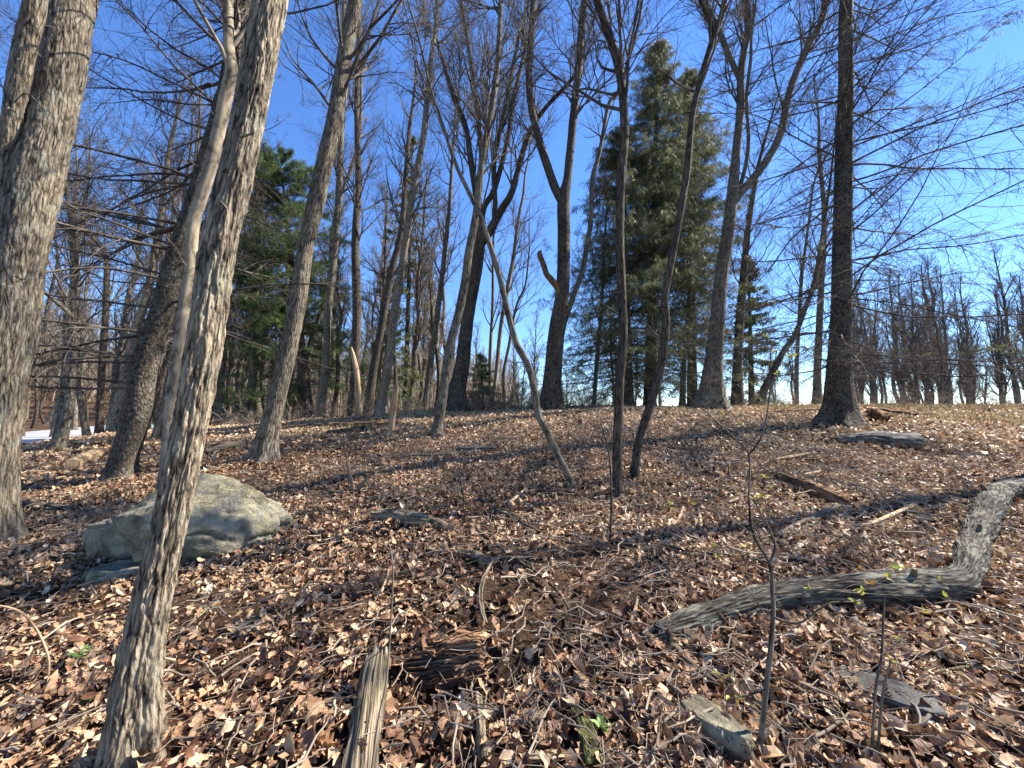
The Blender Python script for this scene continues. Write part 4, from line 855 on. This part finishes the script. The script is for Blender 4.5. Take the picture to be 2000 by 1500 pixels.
ground_log('mossy_wood', 'green mossy rotten wood strip in the bottom centre', 'wood', [(1128, 1400, 30), (1145, 1440, 40), (1160, 1510, 48)], 'moss', 40, .3, .012, flat=.5, sink=-.9)
ground_log('wood_chunk', 'flat brown wood chunk cut by the bottom edge of the picture', 'wood', [(1000, 1500, 26), (1060, 1490, 30), (1130, 1482, 20)], 'deadwood', 30, .25, .015, flat=.4, sink=-1.0)
for lb, pts in [('split grey stake leaning in the dark hollow below the rotten log', [(932, 1370, 22), (938, 1430, 26), (945, 1500, 26)]), ('reddish splinter of wood near the bottom right of the rotten log', [(1036, 1440, 14), (1060, 1400, 14), (1078, 1378, 10)])]:
    ground_log('wood_splinter', lb, 'wood', pts, 'deadwood', 20, .25, .015, sink=-.9)
ground_log('wood_splinter', 'flat reddish wood strip left of the stone slab at the lower right', 'wood', [(1582, 1342, 16), (1615, 1385, 20), (1640, 1425, 20)], 'deadwood', 20, .15, .015, sink=-1.1, flat=.4)
# ================================================================ STONES
def rock(name, label, ctr, size, rotz, mtl, cuts, seed, sub=5, amp=.06, tilt=(0, 0), sink=0):
    bpy.ops.mesh.primitive_ico_sphere_add(subdivisions=sub, radius=1); o = bpy.context.object; me = o.data
    n = len(me.vertices); co = np.empty(n*3, np.float32); me.vertices.foreach_get('co', co); v = co.reshape(-1, 3).astype(float)
    v = np.sign(v)*np.abs(v)**.72
    for d, h in cuts:
        d = nrm(np.array(d, float)); k = np.maximum(v@d-h, 0); v -= (k*.9)[:, None]*d
    r_ = 1+amp*1.6*fbm(v*1.7+seed, 3, seed)+amp*.5*(1-np.abs(vn(v*4.5+seed, seed+3))*2)+amp*.25*fbm(v*14, 3, seed+1)-amp*1.1*np.exp(-(vn(v*2.1+seed*3, 5)/.035)**2)*(vn(v*1.3, 8) > .05)-amp*.8*np.clip(vn(v*6+seed, 71)-.45, 0, 1)
    v = v*r_[:, None]*np.array(size)
    me.vertices.foreach_set('co', v.astype(np.float32).ravel()); me.polygons.foreach_set('use_smooth', np.ones(len(me.polygons), bool)); me.update()
    me.materials.append(M[mtl]); o.name = name; me.name = name; o.location = (ctr[0], ctr[1], ctr[2]-sink); o.rotation_euler = (tilt[0], tilt[1], rotz)
    tag(o, label, 'rock'); return o
g = G(352, 1105)
rock('boulder', 'large grey lichen covered boulder behind the furrowed front trunk', (g[0]-.12, g[1]+.22, g[2]+.17), (.74, .50, .56), R(26), 'stone',
     [((.25, -.25, 1), .56), ((-.6, -.1, 1), .62), ((-.5, -.85, -.38), .46), ((-1, -.55, .05), .50), ((.9, -.75, .25), .66), ((.2, 1, .4), .8), ((1, .2, .6), .72), ((.3, -1, .55), .6)], 4, 7, .10, (R(4), R(-9)))
g = G(175, 1150); rock('stone', 'low dark block of rock at the left end of the boulder', (g[0]+.05, g[1]+.10, g[2]+.02), (.22, .16, .13), .3, 'stone', [((0, 0, 1), .6), ((-1, -.5, .2), .6)], 51, 5, .12)
g = G(505, 1065); rock('stone', 'smaller broken stone leaning on the right end of the boulder', (g[0], g[1], g[2]), (.17, .13, .11), .5, 'stone', [((0, 0, 1), .6), ((1, 0, .3), .6)], 9, 4, .12)
g = G(1735, 864); rock('flat_stone', 'wide flat grey stone right of the foot of the big dark spruce', (g[0], g[1]+.1, g[2]+.04), (.70, .48, .22), R(-6), 'slate', [((0, -.3, 1), .4), ((-.4, 0, 1), .45), ((-1, -1, 0), .7), ((1, -.5, 0), .7)], 14, 5, .17)
g = G(1696, 1362); rock('stone_slab', 'long flat dark stone slab in the lower right corner', (g[0], g[1], g[2]+.035), (.185, .085, .045), R(-38), 'slate', [((0, 0, 1), .5), ((0, 1, 0), .7), ((0, -1, 0), .7)], 17, 5, .12, (R(8), 0))
g = G(1402, 1440); rock('stone', 'pointed pale stone at the bottom right of centre', (g[0], g[1], g[2]+.03), (.12, .06, .06), R(-50), 'stone', [((0, 0, 1), .6), ((1, 1, 0), .6)], 23, 4, .12)
g = G(498, 1222); rock('stone', 'flat pale stone in the leaves right of the furrowed trunk', (g[0], g[1], g[2]), (.13, .07, .035), R(20), 'stone', [((0, 0, 1), .5)], 27, 4, .1)
g = G(862, 1078); rock('stone', 'small yellowish stone in the centre of the slope', (g[0], g[1], g[2]), (.09, .07, .05), R(10), 'stone', [((0, 0, 1), .6)], 31, 4, .12)
g = G(1268, 1418); rock('stone', 'small brown stone left of the pointed pale stone', (g[0], g[1], g[2]), (.05, .035, .025), R(-30), 'slate', [((0, 0, 1), .6)], 35, 3, .12)
g = G(1632, 925); rock('stone', 'small grey stone above the crumbling brown log', (g[0], g[1], g[2]), (.16, .1, .08), R(0), 'slate', [((0, 0, 1), .6)], 38, 4, .12)
g = G(930, 878); rock('stone', 'low grey stone on the far side of the clearing', (g[0], g[1], g[2]), (.3, .2, .08), R(0), 'slate', [((0, 0, 1), .6)], 41, 4, .12)
# ================================================================ SAPLINGS AND PLANTS
def sapling(name, label, stems, Y, bk, buds=0, leaf=.02, S=8, twn=0):
    mb = MB(); A = []
    for pts, yo in stems:
        a = to3(pts, Y, yo); b = crs(a, 40); A.append(b); mb.tubes(b[:, :3], b[:, 3], S, rough=.05)
    loc = np.array([*A[0][0, :2], float(H(A[0][0, 0], A[0][0, 1]))]); E = empty(name, label, 'sapling', loc)
    ends = [b[-1, :3] for b in A[1:]]
    if twn:
        Pp = np.stack([as_poly(b)[0][0] for b in A]); Rp = np.stack([as_poly(b)[1][0] for b in A])
        q, qr = spawn(Pp, Rp, twn, .35, 1, .5, 1.0, .16, .5, 5, up=.15, wig=.12, rmin=.0012, rcap=.002); mb.tubes(q, qr, 4); ends += list(q[:, -1])
    link('stem', mb.make('stem', M[bk], loc), E)
    if buds and ends:
        e = np.repeat(np.array(ends), buds, 0); n = len(e); X = nrm(rdir(n)+[0, 0, .5]); s = rng.uniform(.5, 1.3, n)*leaf
        m = place('oval', e+X*(s*.5)[:, None], X, rdir(n), s, rng.random(n), .5); link('leaves', m.make('leaves', M['bud'], loc, smooth=False, attr='tint'), E)
Ys = G(1478, 1500)[1]
sapling('budding_sapling', 'thin budding sapling rising from the bottom edge in front of the fallen log', [
    ([(1474, 1560, 15), (1480, 1500, 13), (1496, 1346, 12), (1506, 1260, 11), (1510, 1199, 10), (1509, 1160, 9), (1503, 1101, 7), (1471, 1045, 6), (1463, 975, 5), (1463, 888, 4), (1440, 862, 4), (1380, 805, 3), (1325, 765, 2.5)], .2),
    ([(1463, 888, 4), (1490, 845, 3.5), (1506, 755, 3), (1517, 685, 2.5)], .05), ([(1503, 1101, 6), (1513, 1062, 5), (1489, 1010, 4), (1472, 975, 3)], .05), ([(1511, 1160, 5), (1580, 1152, 4), (1680, 1152, 3.5), (1730, 1128, 2.5)], -.1),
    ([(1511, 1206, 6), (1559, 1217, 5), (1600, 1190, 4), (1625, 1177, 4), (1671, 1176, 3)], -.12), ([(1600, 1152, 3), (1700, 1160, 3), (1850, 1167, 2)], -.05), ([(1496, 1346, 5), (1470, 1355, 4), (1440, 1362, 4)], .05), ([(1500, 1210, 3), (1460, 1150, 3), (1400, 1090, 2)], .1), ([(1471, 1045, 3), (1420, 1010, 2.5), (1350, 985, 2)], .2)],
    Ys, 'grey', 3, .02, twn=3)
Y2 = G(1705, 1500)[1]
sapling('thin_sapling', 'pair of thin straight twigs standing beside the stone slab', [([(1700, 1530, 8), (1710, 1350, 6), (1722, 1280, 6), (1727, 1162, 5)], .1), ([(1712, 1530, 7), (1722, 1370, 6), (1740, 1290, 4)], .05), ([(1722, 1280, 3), (1760, 1250, 2)], 0)], Y2, 'grey', 3, .02)
Y3 = G(727, 1500)[1]-.1
sapling('wispy_stem', 'very thin upright stem in front of the weathered wood slab', [([(722, 1530, 4), (740, 1400, 4), (755, 1325, 4), (765, 1185, 4), (767, 1105, 3.5), (760, 1062, 3)], .1), ([(767, 1105, 2.5), (795, 1080, 2)], 0), ([(762, 1250, 2.5), (735, 1278, 2.5), (700, 1300, 2)], 0)], Y3, 'twigpale', 0)
Y4 = G(92, 1330)[1]
sapling('arching_twig', 'reddish twig arching over the leaves at the left edge', [([(92, 1335, 7), (95, 1290, 6), (80, 1245, 6), (58, 1212, 6), (30, 1190, 5), (-20, 1180, 4)], -.1)], Y4, 'snag', 0)
Y5 = G(1195, 1060)[1]
sapling('straight_twig', 'thin dark upright twig against the left side of the upright trunk', [([(1191, 1062, 5), (1194, 1000, 5), (1193, 930, 4), (1188, 880, 4), (1175, 830, 3)], .1)], Y5, 'brown', 0)
Y6 = G(905, 1010)[1]
sapling('straight_twig', 'fine upright twig left of centre near the short half buried log', [([(904, 1012, 4), (905, 970, 4), (898, 935, 3), (893, 915, 3)], 0)], Y6, 'brown', 0)
for px, py, s_, lb in ((160, 1296, .085, 'bright green leafy plant near the furrowed front trunk'), (168, 1386, .04, 'tiny green seedling low at the left'), (1176, 1442, .06, 'pale green rosette beside the mossy wood'), (690, 1096, .05, 'small dark green plant in the centre of the slope')):
    g = G(px, py); s_ *= .8; n = 8; az = np.linspace(0, 6.28, n, endpoint=False)+rng.normal(size=n)*.3; X = np.stack([np.cos(az), np.sin(az), rng.uniform(.25, .9, n)], -1); X = nrm(X)
    m = place('oval', g+[0, 0, .03]+X*s_*.5, X, np.tile([0, -.1, 1.], (n, 1)), np.full(n, s_)*rng.uniform(.7, 1.1, n), rng.random(n), .5)
    o = link('green_plant', m.make('green_plant', M['herb'], g, smooth=False, attr='tint'), None, g); tag(o, lb, 'plant')
def grass():
    n = 20000; x = rng.uniform(-6, 17, n); y = rng.uniform(8.5, 14, n); q = np.stack([x, y, 0*x], -1)
    k = (fbm(q*.7, 2, 77)+.6*sst(1, 5, x)*sst(9, 12, y)) > .25; x, y = x[k], y[k]; n = len(x)
    X = nrm(np.stack([rng.normal(size=n)*.5, rng.normal(size=n)*.5, np.ones(n)], -1)); s = rng.uniform(.06, .2, n)
    m = place('blade', np.stack([x, y, H(x, y)], -1)+X*(s*.5)[:, None], X, rdir(n), s, np.clip(rng.normal(.4, .25, n), 0, 1), .4)
    o = link('grass', m.make('grass', M['grass'], smooth=False, attr='tint')); tag(o, 'thin dry yellow green grass on the crest of the slope', 'grass', kind='stuff')
grass()
def brush():
    n = 900; px = np.concatenate([rng.uniform(430, 1180, 360), rng.uniform(1380, 2080, 280), rng.uniform(880, 1190, 260)]); Y = rng.uniform(12.2, 17, n); x = (px-1000)/F*Y
    d = nrm(rdir(n, .6)+[0, 0, .9]); L = rng.uniform(.35, 1.3, n)
    p0 = np.stack([x, Y, H(x, Y)-.02], -1)[:, None]+d[:, None]*(np.linspace(0, 1, 6)[None, :, None]*L[:, None, None])+np.concatenate([np.zeros((n, 1, 3)), rng.normal(size=(n, 5, 3))*.05], 1)
    r0 = np.linspace(.008, .003, 6)[None]*np.ones((n, 1)); mb = MB(); mb.tubes(p0, r0, 4)
    p1, r1 = spawn(p0, r0, 7, .15, 1, .4, 1, -.5, .6, 4, wig=.25, rmin=.0025); p2, r2 = spawn(p1, r1, 3, .2, 1, .4, 1, -.5, .6, 3, wig=.25, rmin=.002); mb.tubes(p1, r1, 3); mb.tubes(p2, r2, 3)
    o = link('brushwood', mb.make('brushwood', M['twigpale'])); tag(o, 'low tangle of bare brush along the crest', 'brush', kind='stuff')
brush()
print('faces', sum(len(o.data.polygons) for o in C.objects if o.type == 'MESH'))

g = G(980, 1266); a = np.array([[g[0]-.035, g[1]+.02, g[2]+.035, .004], [g[0]-.02, g[1]+.01, g[2]+.03, .014], [g[0]+.01, g[1]-.005, g[2]+.022, .017], [g[0]+.04, g[1]-.02, g[2]+.018, .007]])
b = crs(a, 26); mb = MB(); mb.tubes(b[:, :3], b[:, 3]*.7, 10, cap=True); E = empty('pine_cone', 'brown pine cone lying right of the rotten log', 'pine cone', g); link('core', mb.make('core', M['rot'], g), E)
k = np.repeat(np.arange(26), 8); th = np.arange(208)*2.4; T = nrm(np.gradient(b[:, :3], axis=0))[k]; A = nrm(np.cross(T, [0, 0, 1.])); B_ = np.cross(T, A); D = np.cos(th)[:, None]*A+np.sin(th)[:, None]*B_
m = place('oval', b[k, :3]+D*b[k, 3:4]*.8, D+T*.6, T-D*.6, np.full(208, .011), rng.uniform(.1, .6, 208), .3, width=1.6); link('scales', m.make('scales', M['leaf'], g, smooth=False, attr='tint'), E)

def drift():
    """leaves piled against trunks, logs and rocks"""
    mb = MB(); ps = []
    def ring(cx, cy, r0, n, hgt):
        t = rng.uniform(0, 2*np.pi, n); d = r0*(1+rng.random(n)**2*1.1); ps.append(np.stack([cx+np.cos(t)*d, cy+np.sin(t)*d, H(cx+np.cos(t)*d, cy+np.sin(t)*d)+hgt*np.clip(1.9-d/r0, 0, 1)*rng.random(n)], -1))
    for o in list(C.objects):
        if o.get('category') == 'tree' and .5 < o.location.y < 10 and 'bare' not in o.name: ring(o.location.x, o.location.y, .17 if 'fork' not in o.name else .36, 60, .07)
        if o.name.startswith('boulder'):
            n = 420; t = rng.uniform(0, 6.283, n); c, q = math.cos(R(28)), math.sin(R(28)); d = 1+rng.random(n)**2*.25; ex = np.cos(t)*.68*d; ey = np.sin(t)*.46*d
            x = o.location.x+ex*c-ey*q; y = o.location.y+ex*q+ey*c; ps.append(np.stack([x, y, H(x, y)+rng.random(n)*.06], -1))
    for pts, k, r0 in ([(1300, 1262), (1420, 1236), (1500, 1212), (1640, 1196), (1790, 1192), (1880, 1168)], 520, .06), ([(1330, 1205), (1500, 1150), (1700, 1126), (1850, 1115)], 260, .06), ([(1915, 1120), (1945, 1040), (1990, 985)], 160, .05):
        g = np.array([G(x, y) for x, y in pts]); b = crs(g, k); x = b[:, 0]+rng.normal(size=k)*r0; y = b[:, 1]+rng.normal(size=k)*r0*.8; ps.append(np.stack([x, y, H(x, y)+rng.random(k)*.055], -1))
    p = np.concatenate(ps); n = len(p)
    place('oak', p, rdir(n, .6), nrm(np.array([0, 0, 1.])+rng.normal(size=(n, 3))*.5), rng.uniform(.04, .11, n), np.clip(rng.normal(.5, .25, n), 0, 1), 1, mb)
    o = link('leaf_drift', mb.make('leaf_drift', M['leaf'], smooth=False, attr='tint')); tag(o, 'brown leaves heaped against the trunks, the boulder and the fallen log', 'leaf litter', kind='stuff')
drift()
